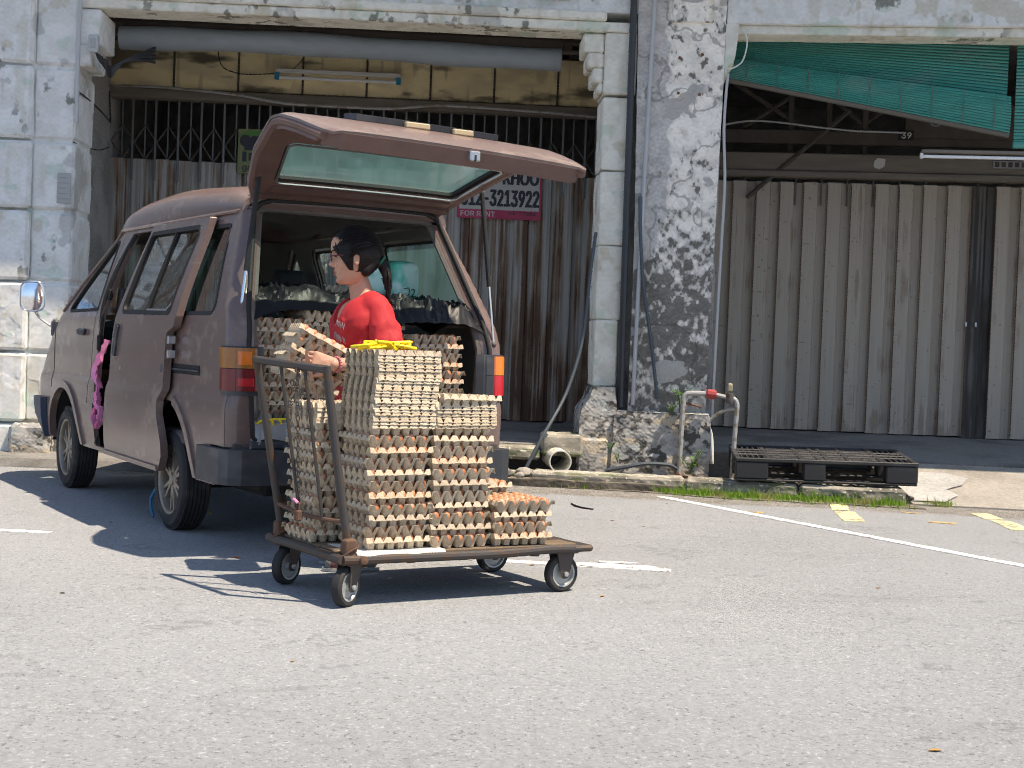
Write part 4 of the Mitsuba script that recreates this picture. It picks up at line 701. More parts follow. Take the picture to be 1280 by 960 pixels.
# tail lights, wrapped round the rear corners
for sd, nm, fn in ((-1, 'left', sideL), (1, 'right', sideR)):
    def lamp(z0, z1, e0, e1):
        q = np.linspace(z0, z1, 6); c = _BR(q)+RR-RR*np.pi/2
        return Polygon(np.vstack([np.c_[c-e0, q], np.c_[c+e1, q][::-1]]))
    hs = vput('tail_light', grid_shell(lamp(.765, 1.005, .086, .150), fn, np.arange(-1.2, -.3, .012), np.linspace(.7, 1.1, 18), .012, -.01), 'mat_black_plastic')
    for nmn, z0, z1, m1, m2 in (('amber_lens', .898, .997, 'mat_amber', 'mat_dark_amber'), ('red_lens', .788, .894, 'mat_red_lens', 'mat_dark_red')):
        u2 = np.arange(-1.2, -.3, .012); v2 = np.linspace(.7, 1.1, 34)
        if sd < 0:
            vput(nmn, grid_shell(lamp(z0, z1, .080, .016), fn, u2, v2, .020, .011), m2, hs); vput(nmn, grid_shell(lamp(z0, z1, -.018, .142), fn, u2, v2, .020, .011), m2, hs)
            if nmn == 'amber_lens': vput('amber_reflector', grid_shell(lamp(.915, .98, .060, .004), fn, u2, v2, .0222, .0195), 'mat_amber', hs)
            if nmn == 'red_lens': vput('red_reflector', grid_shell(lamp(.812, .85, .072, .004), fn, u2, v2, .0225, .0195), 'mat_red_lens', hs)
        else: vput(nmn, grid_shell(lamp(z0, z1, .03, .142), fn, u2, v2, .020, .011), m1, hs); vput('side_cover', grid_shell(lamp(z0, z1, .080, -.036), fn, u2, v2, .018, .011), 'mat_black_plastic', hs) if z0 > .85 else vput('side_cover', grid_shell(lamp(z0, z1, .080, -.036), fn, u2, v2, .018, .011), 'mat_black_plastic', hs)
# wheel arches: raised flares and black liners
for sd, fn in ((-1, sideL), (1, sideR)):
    for c, r0, lo in ((.15, .43, .32), (2.38, .40, .32)):
        ring = Point(c, .27).buffer(r0+.045, 24).difference(Point(c, .27).buffer(r0-.001, 24)).intersection(sbox(-3, lo, 4, 2))
        if c < 1 and sd < 0: ring = ring.intersection(sbox(-3, 0, .02, 2))
        vput('arch_flare', grid_shell(ring, fn, np.arange(-.6, 3.2, .04), np.arange(.25, .95, .03), .016, -.02), 'mat_paint')
        th = np.linspace(.05, np.pi-.05, 22); P = np.c_[c+(r0+.008)*np.cos(th), .27+(r0+.008)*np.sin(th)]; Q = np.c_[c+(r0+.02)*np.cos(th), .27+(r0+.02)*np.sin(th)]
        v = np.vstack([np.c_[np.full(22, sd*x), q] for q in (P, Q) for x in (.742, .50)]); f = []
        for i in range(21): f += [(i, i+1, i+23), (i, i+23, i+22), (i+44, i+67, i+45), (i+44, i+66, i+67)]
        back = prism(Point(0, 0).buffer(r0, 20).intersection(sbox(-1, 0, 1, 1)), 0, .01); bk = xf(back, np.array([[0, 0, 1, sd*.50], [1, 0, 0, c], [0, 1, 0, .27], [0, 0, 0, 1.]]))
        vput('wheel_arch_liner', join([(v, np.array(f)), bk]), 'mat_black')
# wheels
def wheel(x, y, sd):
    R, w = .272, .165; M = mat((x, y, R-.002))@mat(s=(sd, 1, 1)); k = vput('wheel', xf(lathe([(0, -.05), (.045, -.05), (.05, -.02), (.17, -.045)], 24, 'x'), M), 'mat_black')
    prof = [(.185, -w/2+.01), (.20, -w/2), (.245, -w/2+.004), (.262, -w/2+.02)]
    for q in range(6): a = -w/2+.022+q*.0215; prof += [(.271, a+.002), (.272, a+.016), (.264, a+.0175), (.264, a+.0205)]
    prof += [(.262, w/2-.02), (.245, w/2-.004), (.20, w/2), (.185, w/2-.01), (.185, -w/2+.01)]
    put('tyre', xf(lathe(prof, 48, 'x'), M), 'mat_tyre', k, VAN)
    put('rim', xf(lathe([(.186, -.075), (.180, -.07), (.176, .0), (.178, .05), (.186, .066), (.192, .072), (.186, .076), (.176, .07), (.168, .055), (.166, .0), (.17, -.07), (.186, -.075)], 36, 'x'), M), 'mat_alloy', k, VAN)
    for q in range(12):
        a = 2*np.pi*(q//2)/6+(.17 if q % 2 else -.17); sp = hull([(.030, -.013, .04), (.056, -.011, .04), (.056, .011, .04), (.030, .013, .04), (.030, -.011, .172), (.052, -.009, .172), (.052, .009, .172), (.030, .011, .172)])
        put('spoke', xf(xf(sp, mat(rx=a)), M), 'mat_alloy', k, VAN)
    put('hub', xf(lathe([(0, .066), (.028, .064), (.032, .058), (.055, .05), (.055, .02)], 20, 'x'), M), 'mat_alloy', k, VAN)
for x, y, sd in ((-.675, .15, -1), (-.675, 2.40, -1), (.675, .15, 1), (.675, 2.40, 1)): wheel(x, y, sd)
vput('axle', tube([(-.6, .15, .27), (.6, .15, .27)], .05, 10), 'mat_black'); vput('fuel_tank', cbox(-.1, .45, .7, 1.4, .20, .30, .04), 'mat_black')
vput('exhaust_pipe', tube(bend([(-.42, .2, .30), (-.44, -.5, .30), (-.46, -.72, .27), (-.47, -.80, .225)]), .026, 12), 'mat_iron')
# sliding door: stands 5 cm off the side, slid back
dpoly = Polygon([(.895, 1.676), (-.10, 1.676), (-.075, 1.145), (-.055, 1.09), (.05, 1.06), (.06, 1.03), (.095, .745), (.15, .69), (.155, .62), (.075, .47), (.09, .40), (.18, .315), (1.235, .325), (1.16, .70), (1.06, 1.13)]).buffer(-.012).buffer(.012, 4)
dwin = Polygon([(.865, 1.628), (-.015, 1.628), (.05, 1.160), (.955, 1.168)]).buffer(-.045).buffer(.045, 6)
du = np.arange(-.2, 1.4, .06); door_fn = lambda u, v, o: body(u, v, o+.058, -1)
dr_ = vput('sliding_door', grid_shell(dpoly.difference(dwin), door_fn, du, vs, 0, -.04), 'mat_paint')
div = Polygon([(.395, 1.64), (.41, 1.64), (.485, 1.15), (.470, 1.15)])
vput('window', grid_shell(dwin, door_fn, du, vs, -.012, None), 'mat_glass', dr_); vput('window_seal', grid_shell(dwin.buffer(.010).difference(dwin.buffer(-.014)), door_fn, du, vs, .004, -.018), 'mat_rubber', dr_); vput('window_bar', grid_shell(div, door_fn, du, vs, .003, -.014), 'mat_rubber', dr_)
vput('sliding_pane_frame', grid_shell(Polygon([(.47, 1.178), (.46, 1.186), (.12, 1.184), (.06, 1.22), (.05, 1.21), (.11, 1.174)]), door_fn, du, vs, .003, -.012), 'mat_steel', dr_)
hp = Polygon([(.985, 1.09), (1.03, .93), (.995, .92), (.945, 1.08)]).buffer(.016, 5)
vput('handle_recess', grid_shell(hp.buffer(.016), door_fn, du, vs, .0015, -.01), 'mat_paint', dr_); vput('handle', grid_shell(hp.buffer(-.006), door_fn, du, vs, .014, -.01), 'mat_black_plastic', dr_)
vput('lock', xf(lathe([(0, .004), (.013, .003), (.014, -.01)], 12, 'x'), mat(tuple(door_fn(np.array([.90]), np.array([.845]), .0)[0]))@mat(s=(-1, 1, 1))), 'mat_steel', dr_)
vput('door_ledge', grid_shell(Polygon([(1.23, .322), (.18, .312), (.18, .338), (1.23, .347)]), door_fn, du, np.arange(.30, .36, .012), .012, -.03), 'mat_paint', dr_)
for z0 in (1.02, .945): 
    q = door_fn(np.array([.04]), np.array([z0]), -.02)[0]; vput('latch_plate', cbox(q[0]-.022, q[0]+.022, q[1]-.028, q[1]-.004, z0-.022, z0+.022, .004), 'mat_steel', dr_)
vput('track', grid_shell(sbox(-.34, .845, .36, .895), sideL, us, np.arange(.8, .95, .015), .004, -.01), 'mat_black'); vput('track_rail', grid_shell(sbox(-.33, .862, .36, .872), sideL, us, np.arange(.8, .95, .008), .010, .003), 'mat_black_plastic'); 
q = body(np.array([.12]), np.array([.87]), .03)[0]; vput('track_roller', xf(lathe([(0, -.03), (.028, -.028), (.03, .02), (.0, .024)], 12, 'x'), mat(tuple(q))), 'mat_black_plastic')
# inside of the doorway
dl = [body(np.array([u]), np.array([z]), -.012, -1)[0] for u, z in ((1.47, 1.655), (1.61, 1.12), (1.67, .345))]
vput('doorway_seal', tube(bend(dl, 8), .016, 6), 'mat_rubber')
for z0 in (.98, .56): q = body(np.array([1.60+.05*(1-z0)]), np.array([z0]), .0, -1)[0]; vput('striker', cbox(q[0]-.008, q[0]+.02, q[1]-.02, q[1]+.025, z0-.05, z0+.05, .008), 'mat_black')
q = body(np.array([1.57]), np.array([1.28]), .0, -1)[0]; vput('striker', cbox(q[0]-.008, q[0]+.02, q[1]-.02, q[1]+.03, 1.245, 1.315, .008), 'mat_black')
vput('door_step', cbox(-.70, -.45, .55, 1.66, .335, .42, .01), 'mat_black')
hq = body(np.array([1.985]), np.array([1.045]), .012, -1)[0]; vput('door_handle', xf(cbox(-.014, .012, -.075, .075, -.022, .022, .01), mat(tuple(hq))), 'mat_black_plastic')
# mirror on the front corner
mq = vput('mirror', tube(bend([(-.73, 2.83, 1.06), (-.80, 2.86, 1.10), (-.86, 2.88, 1.16), (-.88, 2.88, 1.22)]), .010, 6), 'mat_steel')
hsn = rpoly(-.075, .075, -.095, .095, .045); B = mat((-.895, 2.86, 1.275), rz=-.16)
shell = trimesh.creation.icosphere(3, 1.); v = shell.vertices; v = np.sign(v)*np.abs(v)**.75*[.088, .045, .108]; v[:, 1] = np.where(v[:, 1] < 0, np.maximum(v[:, 1], -.006), v[:, 1])
put('housing', xf((v, shell.faces), B), 'mat_chrome', mq, VAN, smooth=50); put('mirror_glass', grid_shell(hsn, lambda u, v, o: np.c_[u, -.003-.020*(1-(u/.078)**2-.6*(v/.1)**2)*.8+o, v], np.linspace(-.08, .08, 15), np.linspace(-.1, .1, 17), 0., None), 'mat_mirror', mq, VAN@B, smooth=True)
rimp = np.array(rpoly(-.079, .079, -.099, .099, .047).exterior.coords)[:-1]; put('mirror_rim', tube(np.c_[rimp[:, 0], np.full(len(rimp), -.006), rimp[:, 1]], .0065, 6, closed=True), 'mat_chrome', mq, VAN@B)
put('mount', cbox(-.765, -.70, 2.78, 2.86, 1.0, 1.12, .015), 'mat_black_plastic', mq, VAN)
for sx in (-.45, .45): vput('front_seat', hull([(sx-.22, 1.70, .9), (sx+.22, 1.70, .9), (sx-.20, 1.60, 1.32), (sx+.20, 1.60, 1.32), (sx-.20, 1.50, 1.32), (sx+.20, 1.50, 1.32), (sx-.22, 1.55, .9), (sx+.22, 1.55, .9)]), 'mat_seat'); vput('headrest', cbox(sx-.11, sx+.11, 1.48, 1.57, 1.34, 1.50, .03), 'mat_seat')
vput('seat_back', cbox(-.70, .70, 1.30, 1.45, .54, 1.06, .04), 'mat_seat'); vput('dashboard', cbox(-.68, .68, 2.25, 2.6, .8, 1.13, .05), 'mat_seat')
# tailgate, hinged at the roof, raised past level; its lower part bends down towards the street
_GT = np.array([0, .10, .30, .60, .74, .82, .88, 1.0, 1.20, 1.285]); _GP = np.array([(-.42, 1.805), (-.52, 1.846), (-.71, 1.918), (-.99, 2.018), (-1.115, 2.058), (-1.19, 2.075), (-1.25, 2.074), (-1.365, 2.05), (-1.585, 1.982), (-1.675, 1.950)])
_gy, _gz = PchipInterpolator(_GT, _GP[:, 0]), PchipInterpolator(_GT, _GP[:, 1])
_GL, _GR = [.55, .625, .705, .735, .73, .69, .665, .63], [.52, .555, .615, .69, .71, .69, .665, .63]
def ghw(t, sd=-1): return np.interp(t, [0, .15, .45, .78, .9, 1.15, 1.25, 1.285], _GL if sd < 0 else _GR)
def gate(t, x, o):
    t, x = np.asarray(t, float), np.asarray(x, float); y, z = _gy(t), _gz(t); ty, tz = _gy(t, 1), _gz(t, 1); l = np.hypot(ty, tz); ny, nz = -tz/l*-1, ty/l*-1   # upward normal
    sag = -.012*(x/.75)**2-.012*np.clip((np.abs(x)/np.where(x < 0, ghw(t, -1), ghw(t, 1))-.9)/.1, 0, 1)**2
    q = t/1.285; return np.c_[x, y+(o+sag)*(tz/l)-.06*x*q, z+(o+sag)*(-ty/l)-.045*x*q]
tt = np.linspace(0, 1.285, 40); gpoly = Polygon(np.vstack([np.c_[tt, ghw(tt, 1)], np.c_[tt, -ghw(tt, -1)][::-1]]))
gwin = Polygon([(.185, -.50), (.185, .50), (.61, .585), (.61, -.585)]).buffer(-.04).buffer(.04, 6)
gt = np.unique(np.r_[np.linspace(0, .74, 16), np.linspace(.74, .9, 7), np.linspace(.9, 1.2, 7), np.linspace(1.2, 1.285, 4)]); gx = np.r_[np.linspace(-.76, -.6, 7), np.linspace(-.5, .5, 11), np.linspace(.6, .76, 7)]
tg = vput('tailgate', grid_shell(gpoly.difference(gwin), gate, gt, gx, 0, -.012), 'mat_paint')
inner = gpoly.buffer(-.012).intersection(sbox(.02, -1, .84, 1)).difference(gwin.buffer(.012)); vput('inner_frame', grid_shell(inner, gate, gt, gx, -.035, -.055), 'mat_paint_inner', tg)
rib = gpoly.buffer(-.012).intersection(sbox(.05, -1, .085, 1)); vput('inner_rib', grid_shell(rib, gate, np.linspace(.04, .1, 5), gx, -.0555, -.07), 'mat_paint_inner', tg)
rib = sbox(.115, -.50, .155, .50); vput('inner_rib', grid_shell(rib, gate, np.linspace(.1, .17, 6), gx, -.0555, -.066), 'mat_paint_inner', tg)
low_in = gpoly.buffer(-.012).intersection(sbox(.845, -1, 1.2, 1)); vput('lower_inner_panel', grid_shell(low_in, gate, gt, gx, -.055, -.07), 'mat_paint_inner', tg)
# the folded end of the gate with the latch
tip = np.array([ (x, float(gate(np.array([np.interp(abs(x), [0, .58, .645], [1.285, 1.285, 1.23])]), np.array([x]), 0.)[0][1]), float(gate(np.array([np.interp(abs(x), [0, .58, .645], [1.285, 1.285, 1.23])]), np.array([x]), 0.)[0][2])) for x in np.linspace(-.645, .645, 41)])
d0, d1 = np.array([0, .004, -.002]), np.array([0, .045, -.078]); nn = len(tip)
v = np.vstack([tip+d0, tip+d0+(d1-d0)*.15+[0, -.006, 0], tip+d1, tip+d1+[0, .012, .004], tip+d0+[0, .014, -.004]]); f = []
for r in range(5):
    for i in range(nn-1): a, b = r*nn+i, ((r+1) % 5)*nn+i; f += [(a, a+1, b+1), (a, b+1, b)]
vput('end_flange', (v, np.array(f)), 'mat_paint_inner', tg)
for s in (-1, 1): vput('edge_frame', tube([tuple(gate(np.array([t]), np.array([s*float(ghw(t, s))*.975]), -.034)[0]) for t in np.linspace(.0, 1.24, 26)], .024, 7), 'mat_paint_inner', tg)
vput('glass', grid_shell(gwin.buffer(.008), gate, gt, gx, -.014, None), 'mat_glass_gate', tg); vput('glass_dust', grid_shell(gwin.buffer(.008), gate, gt, gx, -.017, None), 'mat_dust_film', tg); vput('glass_seal', grid_shell(gwin.buffer(.012).difference(gwin.buffer(-.012)), gate, gt, gx, -.010, -.0345), 'mat_rubber', tg)
vput('glass_seal_lip', grid_shell(gwin.buffer(.004).difference(gwin.buffer(-.006)), gate, gt, gx, -.055, -.0615), 'mat_steel', tg)
gar = Polygon([(.855, -.40), (.855, .40), (.935, .37), (.935, -.37)]); vput('plate_lamp_strip', grid_shell(gar, gate, np.linspace(.85, .94, 6), gx, .030, .001), 'mat_black_plastic', tg)
for x0, x1 in ((-.13, .0), (.12, .23)): q = gate(np.array([.938]), np.array([(x0+x1)/2]), .012)[0]; vput('plate_lamp', cbox(x0, x1, q[1]-.016, q[1]+.01, q[2]-.014, q[2]+.014, .005), 'mat_beige_lamp', tg)
q = tip[21]; vput('latch', cbox(.02, .075, q[1]-.012, q[1]+.03, q[2]-.058, q[2]-.012, .005), 'mat_steel', tg); vput('latch_slot', cbox(.041, .054, q[1]-.0135, q[1]+.0, q[2]-.058, q[2]-.03, .002), 'mat_black', tg)
# gas struts
for sd, B0, T0 in ((-1, (-.700, -.700, 1.075), (-.600, -.66, 1.865)), (1, (.700, -.775, 1.06), (.615, -.74, 1.865))):
    B0, T0 = np.array(B0), np.array(T0); mid = B0+(T0-B0)*.38; k = vput('gas_strut', tube([mid, T0], .0125, 10), 'mat_rubber'); put('rod', tube([B0, mid], .0065, 8), 'mat_chrome', k, VAN); put('ball_joint', tm(trimesh.creation.icosphere(2, .016).apply_translation(B0)), 'mat_iron', k, VAN); put('ball_joint', tm(trimesh.creation.icosphere(2, .016).apply_translation(T0)), 'mat_iron', k, VAN)
# hanging things on the van
def film(path, wid, seed, n=9):
    P = bend(path, 8); w = np.interp(np.linspace(0, 1, len(P)), np.linspace(0, 1, len(wid)), wid); u = np.linspace(-1, 1, n); r = meshkit.fbm(np.stack([np.repeat(np.arange(len(P))[:, None]*.35, n, 1), np.repeat(u[None]*2.2, len(P), 0), np.full((len(P), n), seed)], -1), 3)-.5
    V = np.stack([P[:, None, 0]-.03*r-.012*np.cos(u*6)[None], P[:, None, 1]+w[:, None]*u[None], P[:, None, 2]+.03*r], -1).reshape(-1, 3); i = np.arange(len(P)*n).reshape(len(P), n); A, B, Cc, D = i[:-1, :-1].ravel(), i[1:, :-1].ravel(), i[1:, 1:].ravel(), i[:-1, 1:].ravel(); F = np.vstack([np.c_[A, B, Cc], np.c_[A, Cc, D]]); m = len(V)
    return np.vstack([V, V+[.003, 0, 0]]), np.vstack([F, F[:, ::-1]+m])
solo('plastic_bag', join([film([(-.80, 1.27, 1.00), (-.83, 1.30, .90), (-.84, 1.36, .80), (-.82, 1.34, .72)], [.012, .03, .075, .02], 1.), film([(-.82, 1.34, .72), (-.83, 1.35, .64), (-.82, 1.34, .58)], [.02, .035, .03], 2.), film([(-.82, 1.37, .60), (-.83, 1.42, .53), (-.82, 1.37, .46)], [.012, .016, .014], 3., 5), film([(-.82, 1.31, .60), (-.83, 1.29, .53), (-.82, 1.37, .46)], [.012, .014, .016], 4., 5)]), 'mat_pink', 'pink plastic bag tied in the gap of the sliding door', 'bag', M=VAN, smooth=60)
solo('string', tube(bend([(-.66, .62, .31), (-.67, .60, .20), (-.70, .63, .10), (-.69, .60, .015)]), .009, 6), 'mat_blue_string', 'blue plastic string hanging under the van', 'string', M=VAN); solo('string', tube(bend([(-.60, .40, .31), (-.58, .30, .2), (-.52, .12, .08)]), .004, 5), 'mat_yellow', 'thin yellow string hanging behind the rear wheel', 'string', M=VAN)

# ------------------------------------------------------------------ egg trays
ORD = ['lowest', 'second', 'third', 'fourth', 'fifth', 'sixth', 'seventh', 'eighth', 'ninth', 'tenth', 'eleventh', 'twelfth', 'thirteenth', 'fourteenth', 'fifteenth', 'sixteenth', 'seventeenth', 'eighteenth', 'nineteenth', 'twentieth', 'twenty-first', 'twenty-second', 'twenty-third', 'twenty-fourth', 'twenty-fifth', 'twenty-sixth', 'twenty-seventh', 'twenty-eighth', 'twenty-ninth', 'thirtieth']
PX, PY, TH, PITCH_T = .0452, .0540, .050, .0455     # 6 cells along x, 5 along y
def tray_mesh(seed, per=6):
    r = np.random.RandomState(seed); nx, ny = 6*per, 5*per; ex = .004
    cell = np.array([0, .12, .24, .5, .76, .88]); u = np.r_[np.concatenate([cell+i for i in range(6)]), 6]; v = np.r_[np.concatenate([cell+i for i in range(5)]), 5]; U, Vv = np.meshgrid(u, v, indexing='ij')
    cu, cv = np.cos(np.pi*U)**2, np.cos(np.pi*Vv)**2
    du = np.abs(U-np.round(U)); dv = np.abs(Vv-np.round(Vv)); rdg = lambda d: np.clip(1-d/.24, 0, 1); top = lambda d: .46+.54*np.clip((.5-d)/.26-.02, 0, 1)
    # ridges between the cells, notched in the middle of each cell and full height at the posts
    Z = TH*np.maximum(rdg(du)*top(dv), rdg(dv)*top(du))
    lip = (Vv < 1e-6) | (Vv > 5-1e-6)                    # the two sides of six cells carry a flat rim
    Z = np.where(lip, np.maximum(Z, TH*.62), Z)
    X = (U-3)*PX; Y = (Vv-2.5)*PY; X = X+np.sign(U-3)*np.where((U < .01) | (U > 5.99), .008, 0); Y = Y+np.sign(Vv-2.5)*np.where(lip, .006, 0)
    X = X+r.randn(*X.shape)*.0005; Y = Y+r.randn(*X.shape)*.0005; Z = Z+r.randn(*X.shape)*.0005+.002*(meshkit.fbm(np.stack([X*9, Y*9, X*0+seed], -1), 2)-.5)
    # add the outward rim rows
    rim = lambda row, s: (X[:, row], Y[:, row]+s*.0065, np.full(nx+1, TH*.62)-.0005+.0012*r.randn(nx+1))
    x0, y0, z0 = rim(0, -1); x1, y1, z1 = rim(ny, 1)
    X = np.concatenate([x0[:, None], X, x1[:, None]], 1); Y = np.concatenate([y0[:, None], Y, y1[:, None]], 1); Z = np.concatenate([z0[:, None], Z, z1[:, None]], 1)
    n0, n1 = X.shape; P = np.stack([X, Y, Z], -1).reshape(-1, 3); f = []
    idx = np.arange(n0*n1).reshape(n0, n1)
    A, B, Cc, D = idx[:-1, :-1].ravel(), idx[1:, :-1].ravel(), idx[1:, 1:].ravel(), idx[:-1, 1:].ravel()
    F = np.vstack([np.c_[A, B, Cc], np.c_[A, Cc, D]]); n = len(P); ed = np.r_[idx[:, 0], idx[-1, 1:], idx[-2::-1, -1], idx[0, -2:0:-1]]
    Q = P-[0, 0, .0022]; e2 = np.roll(ed, -1); S = np.vstack([np.c_[ed, ed+n, e2], np.c_[e2, ed+n, e2+n]])
    return np.vstack([P, Q]), np.vstack([F, F[:, ::-1]+n, S])
TRAYS = [mikit.ply(tray_mesh(s), f'mat_pulp_{s % 3}', smooth=50) for s in range(6)]
def egg_mesh():
    t = np.linspace(0, np.pi, 11); z = -np.cos(t)*.0265; rr = .0198*np.sin(t)*(1-.10*np.cos(t)*-1*-1); return lathe(np.c_[np.maximum(rr, 1e-5), z], 14)
EGGS = [mikit.ply(egg_mesh(), f'mat_egg_{i}', smooth=True) for i in range(4)]
def M4(M): return mi.ScalarTransform4f(M.tolist())
egg_jobs, ntray, stack_name = [], 0, ''
def place_tray(M, label, group, variant=None):
    k = thing('egg_tray', label, 'egg tray', group); scene[k] = {**TRAYS[RNG.randrange(6) if variant is None else variant], 'to_world': M4(M)}; return k
def stack(Fm, p, q, z, n, where, sides, turn=0, jit=.0055, top='', pitch=PITCH_T, yaw=.02, lean=(0, 0), first=0):
    """filled trays, each turned a quarter against the one below; sides: which edges the eye can see (x-, x+, y-, y+)"""
    for i in range(n):
        t = (i+turn) % 2; J = Fm@mat((p+RNG.gauss(0, jit)+lean[0]*i, q+RNG.gauss(0, jit)+lean[1]*i, z+pitch*i+RNG.gauss(0, .0008)), rz=RNG.gauss(0, yaw), rx=RNG.gauss(0, .006), ry=RNG.gauss(0, .006))
        M = J@mat(rz=math.pi/2*t); place_tray(M, f'filled egg tray, {ORD[i+first]} from the bottom of the {where}', 'egg trays of the '+where)
        whole = top == 'all' and i == n-1; found = {}
        for cx in range(6):
            for cy in range(5):
                e = M@np.array([(cx-2.5)*PX, (cy-2)*PY, .0315, 1]); l = J[:3, :3].T@(e[:3]-J[:3, 3]); ex = .275/2-.036
                on = [s for s, c in (('y-', l[1] < -ex), ('x-', l[0] < -ex), ('x+', l[0] > ex), ('y+', l[1] > ex)) if c]; s = next((s for s in on if s in sides), None)
                if whole or s: found.setdefault('top' if whole else s, []).append((round(-l[1], 2) if whole else 0, l[0] if whole or s in ('y-', 'y+') else l[1], e[:3]))
        for s, L in found.items():
            for c, (_, _, e) in enumerate(sorted(L, key=lambda r: (-r[0], r[1]))):
                E = np.eye(4); E[:3, :3] = J[:3, :3]@mat(rz=RNG.uniform(0, 6), rx=RNG.gauss(0, .12), ry=RNG.gauss(0, .12))[:3, :3]*RNG.uniform(.94, 1.04); E[:3, 3] = e
                w_ = {'x-': 'left side', 'x+': 'right side', 'y-': 'front edge', 'y+': 'back edge', 'top': 'open top'}[s]; rc = f'NTH' if s != 'top' else 'TOP'; nth = lambda q: ['first', *ORD[1:]][q]
                nl = 6 if t == 0 else 5; lab = f'{nth(c)} brown egg on the {w_} of the {ORD[i+first]} tray, {where}' if s != 'top' else f'{nth(c % nl)} brown egg in the {nth(c//nl)} row of the open top tray, {where}'
                egg_jobs.append((np.linalg.norm(e-[0, 0, CAMH]), E, lab, 'brown eggs of the '+where))
def empties(Fm, p, q, z, n, where, turn=0, pitch=.0122, lean=(0, 0), yaw=0.):
    for i in range(n):
        M = Fm@mat((p+RNG.gauss(0, .0016)+lean[0]*i+.004*math.sin(i*.5), q+RNG.gauss(0, .0016)+lean[1]*i, z+pitch*i+RNG.gauss(0, .0013)), rz=math.pi/2*turn+yaw+RNG.gauss(0, .008), rx=RNG.gauss(0, .004), ry=RNG.gauss(0, .004))
        place_tray(M, f'empty egg tray, {ORD[i]} from the bottom of the pile {where}', 'empty egg trays '+where)
CF = frame(-.614, 5.854, math.atan2(.536, .844)); TZ = .218
stack(CF, .195, .115, TZ, 10, 'near corner stack', ['y-', 'x-'])
empties(CF, .205, .118, TZ+10*PITCH_T+.006, 24, 'on the near corner stack', turn=0, lean=(.0009, 0), pitch=.0127)
stack(CF, .488, .112, TZ, 10, 'middle cart stack', ['y-'], turn=1)
empties(CF, .492, .115, TZ+10*PITCH_T+.006, 8, 'on the middle cart stack', turn=0, pitch=.0125)
M = CF@mat((.505, .10, TZ+10*PITCH_T+.006+8*.0125+.016), rz=.06, rx=-.02, ry=.015); place_tray(M, 'empty egg tray lying crooked on top of the middle cart stack', None)
stack(CF, .786, .105, TZ, 4, 'low right cart stack', ['y-', 'x+'], top='all')
stack(CF, .10, .415, TZ, 10, 'stack behind the handle', ['y-', 'x-'])
empties(CF, .10, .415, TZ+10*PITCH_T+.006, 6, 'on the stack behind the handle', turn=0, pitch=.0125)
stack(CF, .78, .425, TZ, 5, 'back right cart stack', ['x+', 'y-'])
# in the van
stack(VAN, -.475, -.56, .60, 12, 'left van stack', ['y-'], jit=.010, yaw=.04); stack(VAN, -.175, -.52, .545, 13, 'inner left van stack', ['y-'], jit=.008, yaw=.03)
empties(VAN, -.20, -.54, .545+13*PITCH_T+.004, 2, 'under the left black bag', turn=1)
stack(VAN, .385, -.60, .545, 12, 'right van stack', ['y-', 'x+'], jit=.007, yaw=.02); stack(VAN, .09, -.52, .545, 13, 'inner right van stack', ['y-'], jit=.006, yaw=.03)
place_tray(VAN@mat((.08, -.35, 1.235), rx=.5, rz=.4), 'torn empty tray poking out beside the teal packs', None); place_tray(VAN@mat((-.10, .10, 1.20), rx=.35, rz=.2), 'sunlit empty tray lying deep in the van', None)
# the trays in the woman's hands
HF = frame(-.905, 6.56, .30, .925)@mat(ry=.46)@mat((0, 0, -.085))
stack(HF, 0, 0, 0, 5, 'held tilted stack', ['y-', 'x-'], top='all', jit=.003)
# each egg an object of its own, up to the limit; the farthest as one mass
egg_jobs.sort(key=lambda j: j[0]); NE = 296; seen = {}
for dist, E, lab, grp in egg_jobs[:NE]:
    k = thing('egg', lab, 'egg', grp); scene[k] = {**EGGS[RNG.randrange(4)], 'to_world': M4(E)}
ev, ef = egg_mesh(); rest = [xf((ev, ef), E) for _, E, *_ in egg_jobs[NE:]]
if rest: k = solo('egg_mass', join(rest), 'mat_egg_0', 'remaining brown eggs glimpsed between the trays inside the van', 'eggs', smooth=True); labels[k]['kind'] = 'stuff'

# ------------------------------------------------------------------ the cart
cart = thing('cart', 'rusty steel platform cart carrying stacks of egg trays', 'cart')
def cput(name, m, mt, parent=None, smooth=30): return put(name, m, mt, parent or cart, CF, smooth)
for q, (y0, y1) in enumerate([(-.045, .085), (.09, .21), (.215, .34), (.345, .47), (.475, .60), (.605, .665)]): cput('plank', rough_box(-.035+RNG.uniform(-.02, .01), 1.02+RNG.uniform(-.03, .04), y0, y1, .200, .214+RNG.uniform(-.002, .002), .004, .05, .003, 12., 200+q), 'mat_plank')
cput('side_rail', tube(bend([(-.06, -.055, .190), (.3, -.057, .188), (.62, -.055, .186), (.80, -.055, .190), (.92, -.055, .194), (1.06, -.055, .190)], 5), .019, 10), 'mat_cart_steel'); cput('side_rail', tube([(-.06, .675, .19), (1.06, .675, .19)], .019, 10), 'mat_cart_steel')
cput('end_rail', tube([(-.06, -.055, .19), (-.06, .675, .19)], .019, 10), 'mat_cart_steel'); cput('end_plate', rough_box(1.03, 1.135, -.075, .69, .178, .206, .01, .05, .004, 9., 210), 'mat_cart_steel')
for p in (.25, .55, .85): cput('cross_bar', cbox(p-.02, p+.02, -.05, .67, .165, .197, .004), 'mat_cart_steel')
